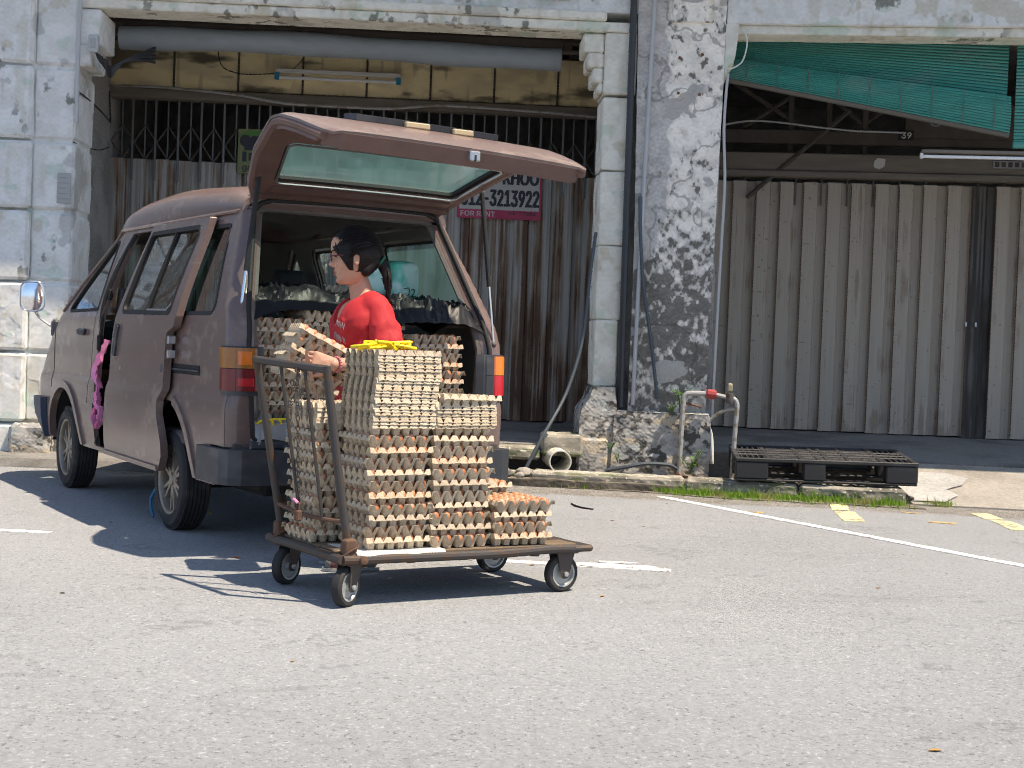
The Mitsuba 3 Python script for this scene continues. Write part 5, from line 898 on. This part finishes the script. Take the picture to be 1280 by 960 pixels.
cput('paper_sheet', (grid_shell(sbox(.0, -.066, .40, .22), lambda u, v, o: np.c_[u, v-.004*np.sin(u*31), .2152+o+.0012*np.sin(u*23+v*9)-.02*np.clip((-.05-v)/.016, 0, 1)**2], np.linspace(0, .40, 18), np.r_[-.066, -.062, -.058, -.054, -.05, 0, .1, .22], .0016, 0.)), 'mat_paper')
PN, PF_ = [(-.012, -.01, .20), (-.134, .0, .947)], [(-.03, .60, .20), (-.19, .571, .969)]
cput('handle_post', tube(bend([PN[0], (-.072, -.005, .55), PN[1]], 4), .0175, 12), 'mat_cart_steel'); cput('handle_post', tube([PF_[0], PF_[1]], .0165, 12), 'mat_cart_steel')
cput('handle_bar', tube([(-.132, -.0, .935), (-.188, .571, .957)], .0165, 12), 'mat_cart_steel'); lo0, lo1 = (-.035, -.005, .335), (-.062, .592, .345); cput('lower_bar', tube(bend([lo0, (-.05, .3, .325), lo1]), .009, 8), 'mat_cart_rust')
for t in (.36, .70): 
    a = np.array([-.132, 0, .93])*(t)+np.array([-.188, .571, .953])*(1-t); b = np.array(lo0)*t+np.array(lo1)*(1-t); cput('handle_spindle', tube([a, b+[0, 0, -.03]], .008, 8), 'mat_cart_steel')
for (p, q) in ((-.02, -.02), (-.04, .60)): 
    cput('post_bracket', rough_box(p-.028, p+.028, q-.024, q+.024, .165, .27, .008, .025, .005, 30., int(q*99)+300), 'mat_cart_rust')
    cput('bracket_wire', tube([(p+.04*math.cos(a), q+.034*math.sin(a), .225+.004*math.sin(3*a)+.02*math.cos(a)) for a in np.linspace(0, 6.28, 18)[:-1]], .004, 5, closed=True), 'mat_cart_rust')
cput('bolt', xf(lathe([(0, -.016), (.016, -.012), (.018, 0), (.0, .001)], 12, 'y'), mat((.02, -.075, .19))), 'mat_cart_rust')
def caster(p, q, ang, fixed):
    M = mat((p, q, 0), rz=ang); R = .080; k = cput('caster', xf(hull([(-.045, -.04, .178), (.045, -.04, .178), (-.045, .04, .178), (.045, .04, .178), (-.045, -.04, .168), (.045, -.04, .168), (-.045, .04, .168), (.045, .04, .168)]), M), 'mat_caster_fork'); o = 0 if fixed else -.03
    W = M@mat((o, 0, R))
    for s in (-1, 1): put('fork', xf(hull([(-.045, s*.030, .17), (.045, s*.030, .17), (-.045, s*.034, .17), (.045, s*.034, .17), (o-.020, s*.030, .07), (o+.020, s*.030, .07), (o-.020, s*.034, .07), (o+.020, s*.034, .07), (o-.012, s*.030, .06), (o+.012, s*.034, .06)]), M), 'mat_caster_fork', k, CF)
    put('tyre', xf(lathe([(.058, -.021), (.072, -.022), (.079, -.015), (.0802, 0), (.079, .015), (.072, .022), (.058, .021), (.056, 0), (.058, -.021)], 36, 'y'), W), 'mat_tyre', k, CF)
    put('rim', xf(lathe([(0, -.012), (.016, -.024), (.018, -.012), (.045, -.010), (.052, -.021), (.058, -.022), (.0585, .022), (.052, .021), (.045, .010), (.018, .012), (.016, .024), (0, .012)], 28, 'y'), W), 'mat_caster_rim', k, CF)
    put('axle', xf(lathe([(0, -.046), (.010, -.045), (.011, -.038), (.008, -.036), (.008, .036), (.011, .038), (.010, .045), (0, .046)], 12, 'y'), W), 'mat_caster_rim', k, CF)
    if not fixed: put('swivel', xf(lathe([(0, .178), (.03, .178), (.032, .165), (.0, .164)], 16), M), 'mat_caster_fork', k, CF)
caster(.0, .0, .55, False); caster(1.015, .0, .03, True); caster(-.0, .571, .48, False); caster(1.015, .571, .0, True)
# chain with a lock over the handle bar
ch = thing('chain', 'rusty chain with a padlock hanging from the cart handle', 'chain')
ca = np.array([-.132, 0, .94])*.60+np.array([-.188, .571, .96])*.40; cb_ = ca+[.03, .012, -.56]
def link(c, d, up):
    d = d/np.linalg.norm(d); s = np.cross(d, up); s /= np.linalg.norm(s); t = np.linspace(0, 2*np.pi, 11)[:-1]; return tube([c+d*.0125*math.cos(a)+s*.0075*math.sin(a) for a in t], .0024, 5, closed=True)
LK = []
for i in range(27): 
    c = ca+(cb_-ca)*(i+.5)/27; LK.append(link(c, cb_-ca, np.array([1., 0, .1]) if i % 2 else np.array([0, 1., .1])))
for i in range(16):
    a = i/16*2*math.pi; c = ca+np.array([.012*math.sin(a*2), .045*math.sin(a), -.075+.075*math.cos(a)-.03*(i % 3 == 0)]); LK.append(link(c, np.array([.2, math.cos(a), -math.sin(a)]), np.array([1., 0, .3]) if i % 2 else np.array([.2, 1., .1])))
for l in LK: put('link', l, 'mat_iron', ch, CF)
put('padlock', join([cbox(cb_[0]-.012, cb_[0]+.012, cb_[1]-.018, cb_[1]+.018, cb_[2]-.075, cb_[2]-.03, .005), tube([cb_+[0, -.012, -.03], cb_+[0, -.012, -.005], cb_+[0, 0, .006], cb_+[0, .012, -.005], cb_+[0, .012, -.03]], .004, 6)]), 'mat_cart_rust', ch, CF)
put('ribbon', tube(bend([cb_+[-.012, -.02, .0], cb_+[-.02, -.0, .014], cb_+[.0, .02, .004]]), .006, 6), 'mat_pink', ch, CF)
# yellow raffia on the empty trays
rf = []
for s in range(7):
    r = np.random.RandomState(40+s); c = CF@np.array([.10+.03*s, .10+r.uniform(-.04, .05), 1.0+.02, 1]); P = [c[:3]+[r.uniform(-.085, .085), r.uniform(-.05, .05), r.uniform(-.004, .035)] for _ in range(5)]; rf.append(tube(bend(P, 5), [.0075]*21, 6))
solo('raffia_string', join(rf), 'mat_yellow', 'bright yellow raffia string heaped on the empty trays', 'string', smooth=60)
# ------------------------------------------------------------------ bags and packs in the van
def crumple(cx, cy, z0, ax, ay, h, seed, droop, nx=70, ny=60):
    U, V_ = np.meshgrid(np.linspace(-1, 1, nx), np.linspace(-1, 1, ny), indexing='ij'); P = np.stack([U*ax*8, V_*ay*8, U*0+seed*3.1], -1)
    P2 = P+1.2*np.stack([meshkit.fbm(P*.7, 3, seed), meshkit.fbm(P*.7, 3, seed+5), U*0], -1); r1 = 1-np.abs(2*meshkit.noise(P2, seed)-1); r2 = 1-np.abs(2*meshkit.noise(P2*2.3, seed+1)-1); r3 = 1-np.abs(2*meshkit.noise(P2*5., seed+2)-1)
    dome = np.clip(1-.55*np.abs(U)**3-.55*np.abs(V_)**3, -.1, 1); ed = np.clip(np.maximum(np.abs(U), np.abs(V_))-.80, 0, 1)/.2
    fd = 1-.85*ed; Z = z0+h*dome+fd*(.070*(r1**2-.4)+.050*(r2**2-.4)+.022*(r3-.5))-droop*ed**1.5; X = cx+U*ax*(1-.08*ed)+.012*(r2-.5); Y = cy+V_*ay+.03*(r1-.5)+.02*(r2-.5); i = np.arange(nx*ny).reshape(nx, ny)
    A, B, Cc, D = i[:-1, :-1].ravel(), i[1:, :-1].ravel(), i[1:, 1:].ravel(), i[:-1, 1:].ravel(); v = np.stack([X, Y, Z], -1).reshape(-1, 3); F = np.vstack([np.c_[A, B, Cc], np.c_[A, Cc, D]])
    return v, F
solo('plastic_bag', crumple(-.31, -.43, 1.155, .37, .29, .12, 3, .02), 'mat_bag', 'crumpled black plastic bag over the left trays in the van', 'bag', M=VAN, smooth=18)
solo('plastic_bag', crumple(.36, -.43, 1.125, .36, .33, .13, 8, .02), 'mat_bag', 'shiny black plastic bag draped over the right trays in the van', 'bag', M=VAN, smooth=24)
solo('plastic_bag', crumple(-.52, -.76, .57, .15, .06, .07, 12, .06, 34, 30), 'mat_clear_bag', 'clear plastic bag stuffed at the lower left of the van opening', 'bag', M=VAN, smooth=35)
rf = [tube(bend([(-.62+.05*s, -.79, .63+.012*s), (-.57+.05*s, -.81, .655), (-.53+.04*s, -.79, .62)]), .006, 6) for s in range(4)]; solo('raffia_string', join(rf), 'mat_yellow', 'green-yellow raffia on the clear bag in the van', 'string', M=VAN)
for q, (x, dz) in enumerate(((.215, .02), (.40, .008))):
    k = thing('foam_pack', ['teal wrapped pack next to the woman\'s shoulder', 'teal wrapped pack with a green 72 scrawl'][q], 'pack'); m = trimesh.creation.icosphere(4, 1.); v = np.sign(m.vertices)*np.abs(m.vertices)**.42*[.093, .12, .11]; v = v*(1+.03*(meshkit.fbm(m.vertices*5+q, 3)-.5)[:, None]); Mx = VAN@mat((x, -.18, 1.385+dz), rz=.15)
    put('wrap', (v, m.faces), 'mat_teal_pack', k, Mx, smooth=True)
    if q == 1:
        for s, P in enumerate(([(-.03, -.125, -.045), (.0, -.128, -.04), (.005, -.127, -.06), (-.005, -.124, -.085)], [(.02, -.126, -.05), (.035, -.127, -.045), (.04, -.126, -.06), (.022, -.123, -.085), (.05, -.123, -.085)])): put('scrawl', tube(bend(P, 4), .003, 5), 'mat_green_ink', k, Mx)
    else: put('scrawl', tube(bend([(.02, -.126, -.01), (.05, -.125, .0), (.04, -.128, .012), (.075, -.115, -.012), (.09, -.10, -.004)], 4), .0035, 5), 'mat_ink', k, Mx)

# ------------------------------------------------------------------ the woman
# local axes: x forwards (she faces the left of the street), y to her left, z up
WF = frame(-.705, 6.875, math.pi+.38)
def chainm(segs, n=24):
    out = m3.Manifold()
    for (a, ra), (b, rb_) in segs:
        out = out+m3.Manifold.batch_hull([m3.Manifold.sphere(ra, n).translate(list(map(float, a))), m3.Manifold.sphere(rb_, n).translate(list(map(float, b)))])
    return out
def soft(man, l, it=8):
    v, f = mf(man.refine_to_length(l)); m = trimesh.Trimesh(v, f); m.merge_vertices(); trimesh.smoothing.filter_taubin(m, iterations=it); return m
def limb(pts): return [(pts[i], pts[i+1]) for i in range(len(pts)-1)]
sh_l, el_l, wr_l = (-.035, .165, 1.185), (-.06, .272, .955), (.235, .400, .945)
sh_r, el_r, wr_r = (-.02, -.165, 1.195), (.03, -.215, .99), (.20, -.09, .93)
torso = [((0, .075, 1.14), .105), ((0, -.075, 1.14), .105)], [((0, .06, .98), .10), ((0, -.06, .98), .10)], [((-.02, .075, .86), .115), ((-.02, -.075, .86), .115)]
def torso_m(g): 
    S = lambda p, r: m3.Manifold.sphere(r+g, 28).translate(list(p)); T3 = [t for row in torso for t in row]; H = m3.Manifold.batch_hull([S(*t) for t in T3[:4]])+m3.Manifold.batch_hull([S(*t) for t in T3[2:]])
    H = H+m3.Manifold.batch_hull([S((-.02, .135, 1.205), .05), S((-.02, -.135, 1.205), .05), S((0, .05, 1.135), .10), S((0, -.05, 1.135), .10), S((-.015, 0, 1.225), .055)])+m3.Manifold.batch_hull([S((.045, .068, 1.125), .068), S((0, .06, 1.15), .09)])+m3.Manifold.batch_hull([S((.045, -.068, 1.125), .068), S((0, -.06, 1.15), .09)]); return H
bm_ = torso_m(.006)+chainm(limb([(sh_l, .046), ((-.058, .195, 1.1), .045), (el_l, .037), ((.045, .320, .952), .038), (wr_l, .025)])+limb([(sh_r, .046), (el_r, .037), (wr_r, .025)])+limb([((-.012, 0, 1.21), .064), ((.02, 0, 1.31), .050), ((.045, 0, 1.38), .050)]))
bm_ = bm_+chainm(limb([((-.02, .085, .86), .10), ((.03, .10, .47), .062), ((-.01, .11, .09), .042)])+limb([((-.02, -.085, .86), .10), ((.0, -.10, .47), .062), ((-.05, -.10, .09), .042)]))
bodym = soft(bm_, .016)
# head by rings, with the profile of a face
HZ = np.array([-.128, -.124, -.112, -.095, -.075, -.055, -.035, -.010, .015, .04, .07, .095, .112, .121, .124])
FF = PchipInterpolator(HZ, [.020, .055, .078, .084, .083, .085, .087, .088, .088, .095, .092, .075, .050, .022, .0]); FB = PchipInterpolator(HZ, [-.0, -.01, -.02, -.035, -.055, -.070, -.082, -.092, -.097, -.098, -.092, -.075, -.052, -.024, -.0]); FWd = PchipInterpolator(HZ, [.006, .028, .042, .052, .060, .066, .070, .073, .075, .076, .073, .060, .042, .020, .0])
hz = np.r_[np.linspace(-.128, .10, 74), np.linspace(.103, .124, 10)]; th = np.arange(72)*2*np.pi/72; ct, st_ = np.cos(th), np.sin(th)
Zh = np.repeat(hz[:, None], 72, 1); Xh = np.where(ct > 0, FF(hz)[:, None]*np.sign(ct)*np.abs(ct)**.88, -FB(hz)[:, None]*np.sign(ct)*np.abs(ct)**.95); Yh = FWd(hz)[:, None]*np.sign(st_)*np.abs(st_)**.92+0*Zh
g = lambda y, y0, sy, z, z0, sz: np.exp(-((y-y0)/sy)**2-((z-z0)/sz)**2); fr = np.clip(Xh/.05, 0, 1)
nose = np.interp(hz, [-.045, -.038, -.030, -.020, .0, .018, .03], [0, .013, .024, .021, .010, .002, 0])[:, None]; Xh = Xh+fr*(nose*np.exp(-(Yh/np.interp(hz, [-.04, -.02, .02], [.015, .011, .008])[:, None])**2))
Xh = Xh+fr*(.0075*g(Yh, 0, .022, Zh, -.061, .008)+.007*g(Yh, 0, .020, Zh, -.075, .007)-.004*g(Yh, 0, .022, Zh, -.0685, .0035)-.004*g(Yh, 0, .02, Zh, -.089, .008)+.004*g(Yh, 0, .02, Zh, -.107, .012))
Xh = Xh+fr*sum(-.011*g(Yh, s*.033, .017, Zh, .008, .013)+.004*g(Yh, s*.036, .02, Zh, -.030, .018) for s in (-1, 1))
rings = np.stack([Xh, Yh, Zh], -1).reshape(-1, 3); F = []
for i in range(len(hz)-1):
    for k in range(72): l = (k+1) % 72; F += [(i*72+k, i*72+l, (i+1)*72+l), (i*72+k, (i+1)*72+l, (i+1)*72+k)]
n = len(rings); vh = np.vstack([rings, [0.02, 0, -.128], [0, 0, .124]])
for k in range(72): l = (k+1) % 72; F += [(n, l, k), (n+1, (len(hz)-1)*72+k, (len(hz)-1)*72+l)]
HM = mat((.056, .012, 1.440), rz=-.27)@mat(ry=.12); head = xf((vh*[1.06, 1.06, 1.02], np.array(F)), HM)
ear = trimesh.creation.icosphere(3, 1.); ev_ = ear.vertices*[.017, .008, .031]; ev_[:, 1] -= .006*np.exp(-((ev_[:, 0]-.002)/.008)**2-(ev_[:, 2]/.016)**2)*(ev_[:, 1] > 0)
ears = [xf((ev_, ear.faces), HM@mat((-.014, s*.083, -.014), ry=-.15, rz=s*.35)) for s in (1, -1)]
# hands
def hand(w, d, up, side, curl, spread=.0135):
    """wrist w, finger direction d, back-of-hand direction up; four fingers and a thumb"""
    d = np.array(d, float); d /= np.linalg.norm(d); up = np.array(up, float); up -= d*(up@d); up /= np.linalg.norm(up); s = np.cross(up, d)*side; w = np.array(w); segs = []
    P = lambda a, b, c: tuple(w+d*a+s*b+up*c)
    hulls = m3.Manifold.batch_hull([m3.Manifold.sphere(r, 14).translate(list(p)) for p, r in ((P(.0, .012, 0), .018), (P(0, -.012, 0), .018), (P(.085, .030, 0), .011), (P(.085, -.030, 0), .011), (P(.05, 0, .004), .015))])
    for q, L_ in enumerate((.068, .076, .072, .056)):
        b = -.029+q*.0195; a0 = .082; x, z, ang = a0, 0., 0.; prev = P(x, b, z); r = .0095
        for j, fr_ in enumerate((.45, .32, .23)):
            ang += curl*(.55, .75, .6)[j]; x += L_*fr_*math.cos(ang); z -= L_*fr_*math.sin(ang); nx_ = P(x, b*(1+.1*j), z); segs.append(((prev, r), (nx_, r-.0012))); prev = nx_; r -= .0012
    segs += limb([(P(.02, -.024, -.004), .014), (P(.048, -.052, -.016), .0115), (P(.072, -.060, -.030), .0098), (P(.09, -.058, -.04), .0085)])
    return hulls+chainm(segs, 14)
hl = soft(hand(wr_l, (.94, -.24, .20), (.20, .93, .25), -1, .55), .0055, 6); hr_ = soft(hand(wr_r, (.55, .75, .0), (.0, -.3, -.9), 1, .5), .0055, 6)
def as_man(m): return m3.Manifold(m3.Mesh(np.asarray(m.vertices, np.float32), np.asarray(m.faces, np.uint32)))
try:
    skin = as_man(bodym)+as_man(trimesh.Trimesh(*head))+as_man(hl)+as_man(hr_)
    for e in ears: skin = skin+as_man(trimesh.Trimesh(*e))
    skin = mf(skin)
except Exception as ex:
    skin = join([tm(bodym), head, tm(hl), tm(hr_)]+ears)
wom = thing('person', 'woman in red t-shirt and glasses holding egg trays behind the cart', 'person')
put('body', skin, 'mat_skin', wom, WF, smooth=50)
tee = torso_m(.017)+chainm(limb([(sh_l, .060), ((-.048, .205, 1.10), .064), ((-.058, .232, 1.02), .071)])+limb([(sh_r, .060), ((.005, -.195, 1.10), .064), ((.01, -.2, 1.04), .070)]))+m3.Manifold.batch_hull([m3.Manifold.sphere(.128, 24).translate([-.015, y, z]) for y in (.08, -.08) for z in (.84, .99)])
neck = m3.Manifold.batch_hull([m3.Manifold.sphere(r, 24).translate(list(p)) for p, r in (((-.01, 0, 1.37), .095), ((.03, 0, 1.36), .095), ((.115, 0, 1.165), .045), ((.10, 0, 1.22), .06), ((.005, .035, 1.262), .045), ((.005, -.035, 1.262), .045))])
tee = soft(tee, .014, 10); tv_ = tee.vertices.copy(); nn_ = tee.vertex_normals; fold = (1-np.abs(2*meshkit.fbm(np.c_[tv_[:, 0]*14+tv_[:, 2]*9, tv_[:, 1]*14, tv_[:, 2]*9], 3, 4)-1))-.6
tee.vertices = tv_+nn_*(.032*fold*np.clip((1.20-tv_[:, 2])/.08, .1, 1))[:, None]
try: teem = mf((as_man(tee)-neck))
except Exception: teem = tm(tee)
put('shirt', teem, 'mat_shirt', wom, WF, smooth=60)
def on_shirt(P, off=.002):   # the shirt's front at these (y, z)
    v, f = teem; out = []
    for _, y, z in P:
        a, b, c = (v[f[:, k]] for k in range(3)); den = (b[:, 1]-a[:, 1])*(c[:, 2]-a[:, 2])-(c[:, 1]-a[:, 1])*(b[:, 2]-a[:, 2]); den = np.where(np.abs(den) < 1e-14, 1e-14, den)
        s_ = ((y-a[:, 1])*(c[:, 2]-a[:, 2])-(c[:, 1]-a[:, 1])*(z-a[:, 2]))/den; t_ = ((b[:, 1]-a[:, 1])*(z-a[:, 2])-(y-a[:, 1])*(b[:, 2]-a[:, 2]))/den; ok = (s_ >= 0) & (t_ >= 0) & (s_+t_ <= 1)
        x = (a[:, 0]+s_*(b[:, 0]-a[:, 0])+t_*(c[:, 0]-a[:, 0]))[ok]; out.append((x.max()+off if len(x) else .12, y, z))
    return np.array(out)
for row, z in enumerate((1.135, 1.07, 1.01)):
    pr_ = []
    for i in range(5):
        y = .015+.026*i; P = [(.22, y+dy, z+dz-.006*i) for dy, dz in ((-.009, 0), (-.003, .022), (.003, -.004), (.009, .016), (.006, -.012))]; pr_.append(tube(bend(on_shirt(P), 4), .0020, 5))
    put('shirt_print', join(pr_), 'mat_silver_print', wom, WF)
tr_ = chainm(limb([((-.02, .08, .86), .122), ((.03, .10, .47), .078), ((-.01, .11, .10), .062)])+limb([((-.02, -.08, .86), .122), ((.0, -.10, .47), .078), ((-.05, -.10, .10), .062)])+[(((-.02, .07, .88), .122), ((-.02, -.07, .88), .122))]); put('trousers', tm(soft(tr_, .02)), 'mat_trousers', wom, WF, smooth=60)
for x, y in ((-.01, .11), (-.05, -.10)):
    s = soft(m3.Manifold.batch_hull([m3.Manifold.sphere(r, 16).translate(list(p)) for p, r in (((x-.04, y, .045), .036), ((x+.03, y, .075), .038), ((x+.15, y+.01, .036), .030), ((x+.14, y-.015, .034), .028), ((x-.04, y, .025), .022))]), .012, 5); k = put('shoe', tm(s), 'mat_shoe', wom, WF, smooth=60); put('sole', prism(unary_union([Point(x-.045, y).buffer(.036), Point(x+.145, y).buffer(.044)]).convex_hull, .003, .016), 'mat_clear_bag', k, WF)
# hair: a cap over the skull, side strands and a low ponytail
cap_ = trimesh.creation.icosphere(5, 1.); v = cap_.vertices*[.120, .096, .122]+[-.012, 0, .018]; cman = as_man(trimesh.Trimesh(v, cap_.faces))
fc = m3.Manifold.batch_hull([m3.Manifold.sphere(r, 24).translate(list(p)) for p, r in (((.118, .0, .012), .058), ((.135, .045, .0), .055), ((.135, -.045, .0), .055), ((.09, .06, -.03), .045), ((.09, -.06, -.03), .045), ((.09, .0, -.15), .07), ((.055, .075, -.09), .035), ((.055, -.075, -.09), .035))])
low_ = m3.Manifold.cube([.3, .4, .2]).translate([-.02, -.2, -.28])+m3.Manifold.cube([.3, .4, .3]).translate([-.3, -.2, -.385])
earh = m3.Manifold.batch_hull([m3.Manifold.sphere(.017, 14).translate([-.012, y, -.012]) for y in (-.12, .12)]+[m3.Manifold.sphere(.012, 14).translate([-.004, y, -.06]) for y in (-.12, .12)])
hm_ = cman-fc-low_-earh; hm_ = trimesh.Trimesh(*mf(hm_.refine_to_length(.006))); hm_.merge_vertices(); hv = hm_.vertices; az = np.arctan2(hv[:, 1], hv[:, 2]+.02); hm_.vertices = hv+hm_.vertex_normals*(.0012*np.sin(az*60+9*meshkit.fbm(hv*18, 2))+.010*(meshkit.fbm(hv*16, 3)-.5))[:, None]
pt = bend([(-.105, 0, -.02), (-.135, .005, -.055), (-.145, .01, -.11), (-.145, .015, -.17), (-.135, .015, -.215)], 6); pony = tube(pt, np.interp(np.linspace(0, 1, len(pt)), [0, .15, .5, 1], [.022, .027, .023, .005]), 16); pm = trimesh.Trimesh(*pony); az = np.arctan2(pm.vertices[:, 1], pm.vertices[:, 0]+.14); pm.vertices += pm.vertex_normals*(.003*np.sin(az*16))[:, None]
st = [tube(bend([(.078, s*.045, .075), (.074, s*.068, .03), (.050, s*.078, -.005), (.032, s*.080, -.045)], 5), np.interp(np.linspace(0, 1, 16), [0, .5, 1], [.002, .004, .001]), 6) for s in (1, -1)]
nap = soft(m3.Manifold.batch_hull([m3.Manifold.sphere(.03, 14).translate([-.085, .03, -.03]), m3.Manifold.sphere(.03, 14).translate([-.085, -.03, -.03]), m3.Manifold.sphere(.028, 14).translate([-.05, .045, -.07]), m3.Manifold.sphere(.028, 14).translate([-.05, -.045, -.07]), m3.Manifold.sphere(.024, 14).translate([-.11, 0, -.03])]), .012, 3)
hs = np.random.RandomState(9)
for q in range(420):
    a0 = hs.uniform(-1.5, 1.5); z0 = hs.uniform(-.25, 1.0) if abs(a0) > .5 else hs.uniform(.25, 1.0); p0 = np.array([math.cos(a0)*math.sqrt(max(0, 1-z0*z0)), math.sin(a0)*math.sqrt(max(0, 1-z0*z0)), z0]); p1 = np.array([-.93, .12*hs.randn(), -.22]); P = []
    if p0[0] > .62 or (p0[0] > .30 and z0 < .25): continue
    for k_ in np.linspace(0, 1, 9): w_ = p0*(1-k_)+p1*k_+np.array([0, 0, .25*math.sin(math.pi*k_)]); w_ = w_/np.linalg.norm(w_); P.append(w_*[.1215, .0975, .1235]*(1+.018*hs.rand())+[-.012, 0, .018])
    st.append(tube(bend(P, 2), .0014, 4, cap=False))
for q in range(26): y0 = hs.uniform(-.03, .03); P = [(-.12, y0*.6, -.02), (-.15, y0, -.07), (-.163+.02*hs.rand(), y0*1.3+.01, -.13), (-.15+.02*hs.rand(), y0+.015, -.20), (-.135+.02*hs.randn(), .015+y0*.6, -.235-.02*hs.rand())]; st.append(tube(bend(P, 3), .0022, 4))
put('hair', join([tm(hm_), tm(pm), tm(nap)]+st), 'mat_hair', wom, WF@HM, smooth=50); put('hair_band', xf(tm(trimesh.creation.torus(.026, .006, 16, 8)), mat((-.125, .003, -.035), ry=.9)), 'mat_green_ink', wom, WF@HM)
gl = []
for s in (1, -1): gl += [tube([(.104-.004*math.cos(a)*0-.10*max(0, abs(s*.034+.024*math.cos(a))-.02)*.6, s*.034+.024*math.cos(a), .004+.019*math.sin(a)) for a in np.linspace(0, 6.283, 22)[:-1]], .0030, 6, closed=True), tube([(.102, s*.058, .008), (.05, s*.082, .006), (-.005, s*.088, .0)], .0030, 6)]
gl.append(tube([(.107, .010, .008), (.110, 0, .011), (.107, -.010, .008)], .0018, 6)); put('glasses', join(gl), 'mat_glasses', wom, WF@HM)
for s in (1, -1):
    put('eye', xf(tm(trimesh.creation.icosphere(2, 1.)), HM@mat((.0845, s*.033, .006))@mat(s=(.004, .011, .0035))), 'mat_eye', wom, WF); put('eyebrow', tube(bend([(.096, s*.018, .030), (.094, s*.036, .034), (.084, s*.052, .029)]), .0022, 5), 'mat_hair', wom, WF@HM)
for z, h in ((-.0625, .0045), (-.0745, .005)): put('lip', xf(tm(trimesh.creation.icosphere(2, 1.)), HM@mat((.094, 0, z))@mat(s=(.006, .019, h))), 'mat_lip', wom, WF)
bd = [trimesh.creation.icosphere(1, .0062).apply_translation([0, .031*math.cos(a), .031*math.sin(a)]) for a in np.linspace(0, 6.283, 18)[:-1]]; put('bracelet', xf(join([tm(b) for b in bd]), mat((.222, .395, .946), rz=.40)), 'mat_bead', wom, WF, smooth=True)
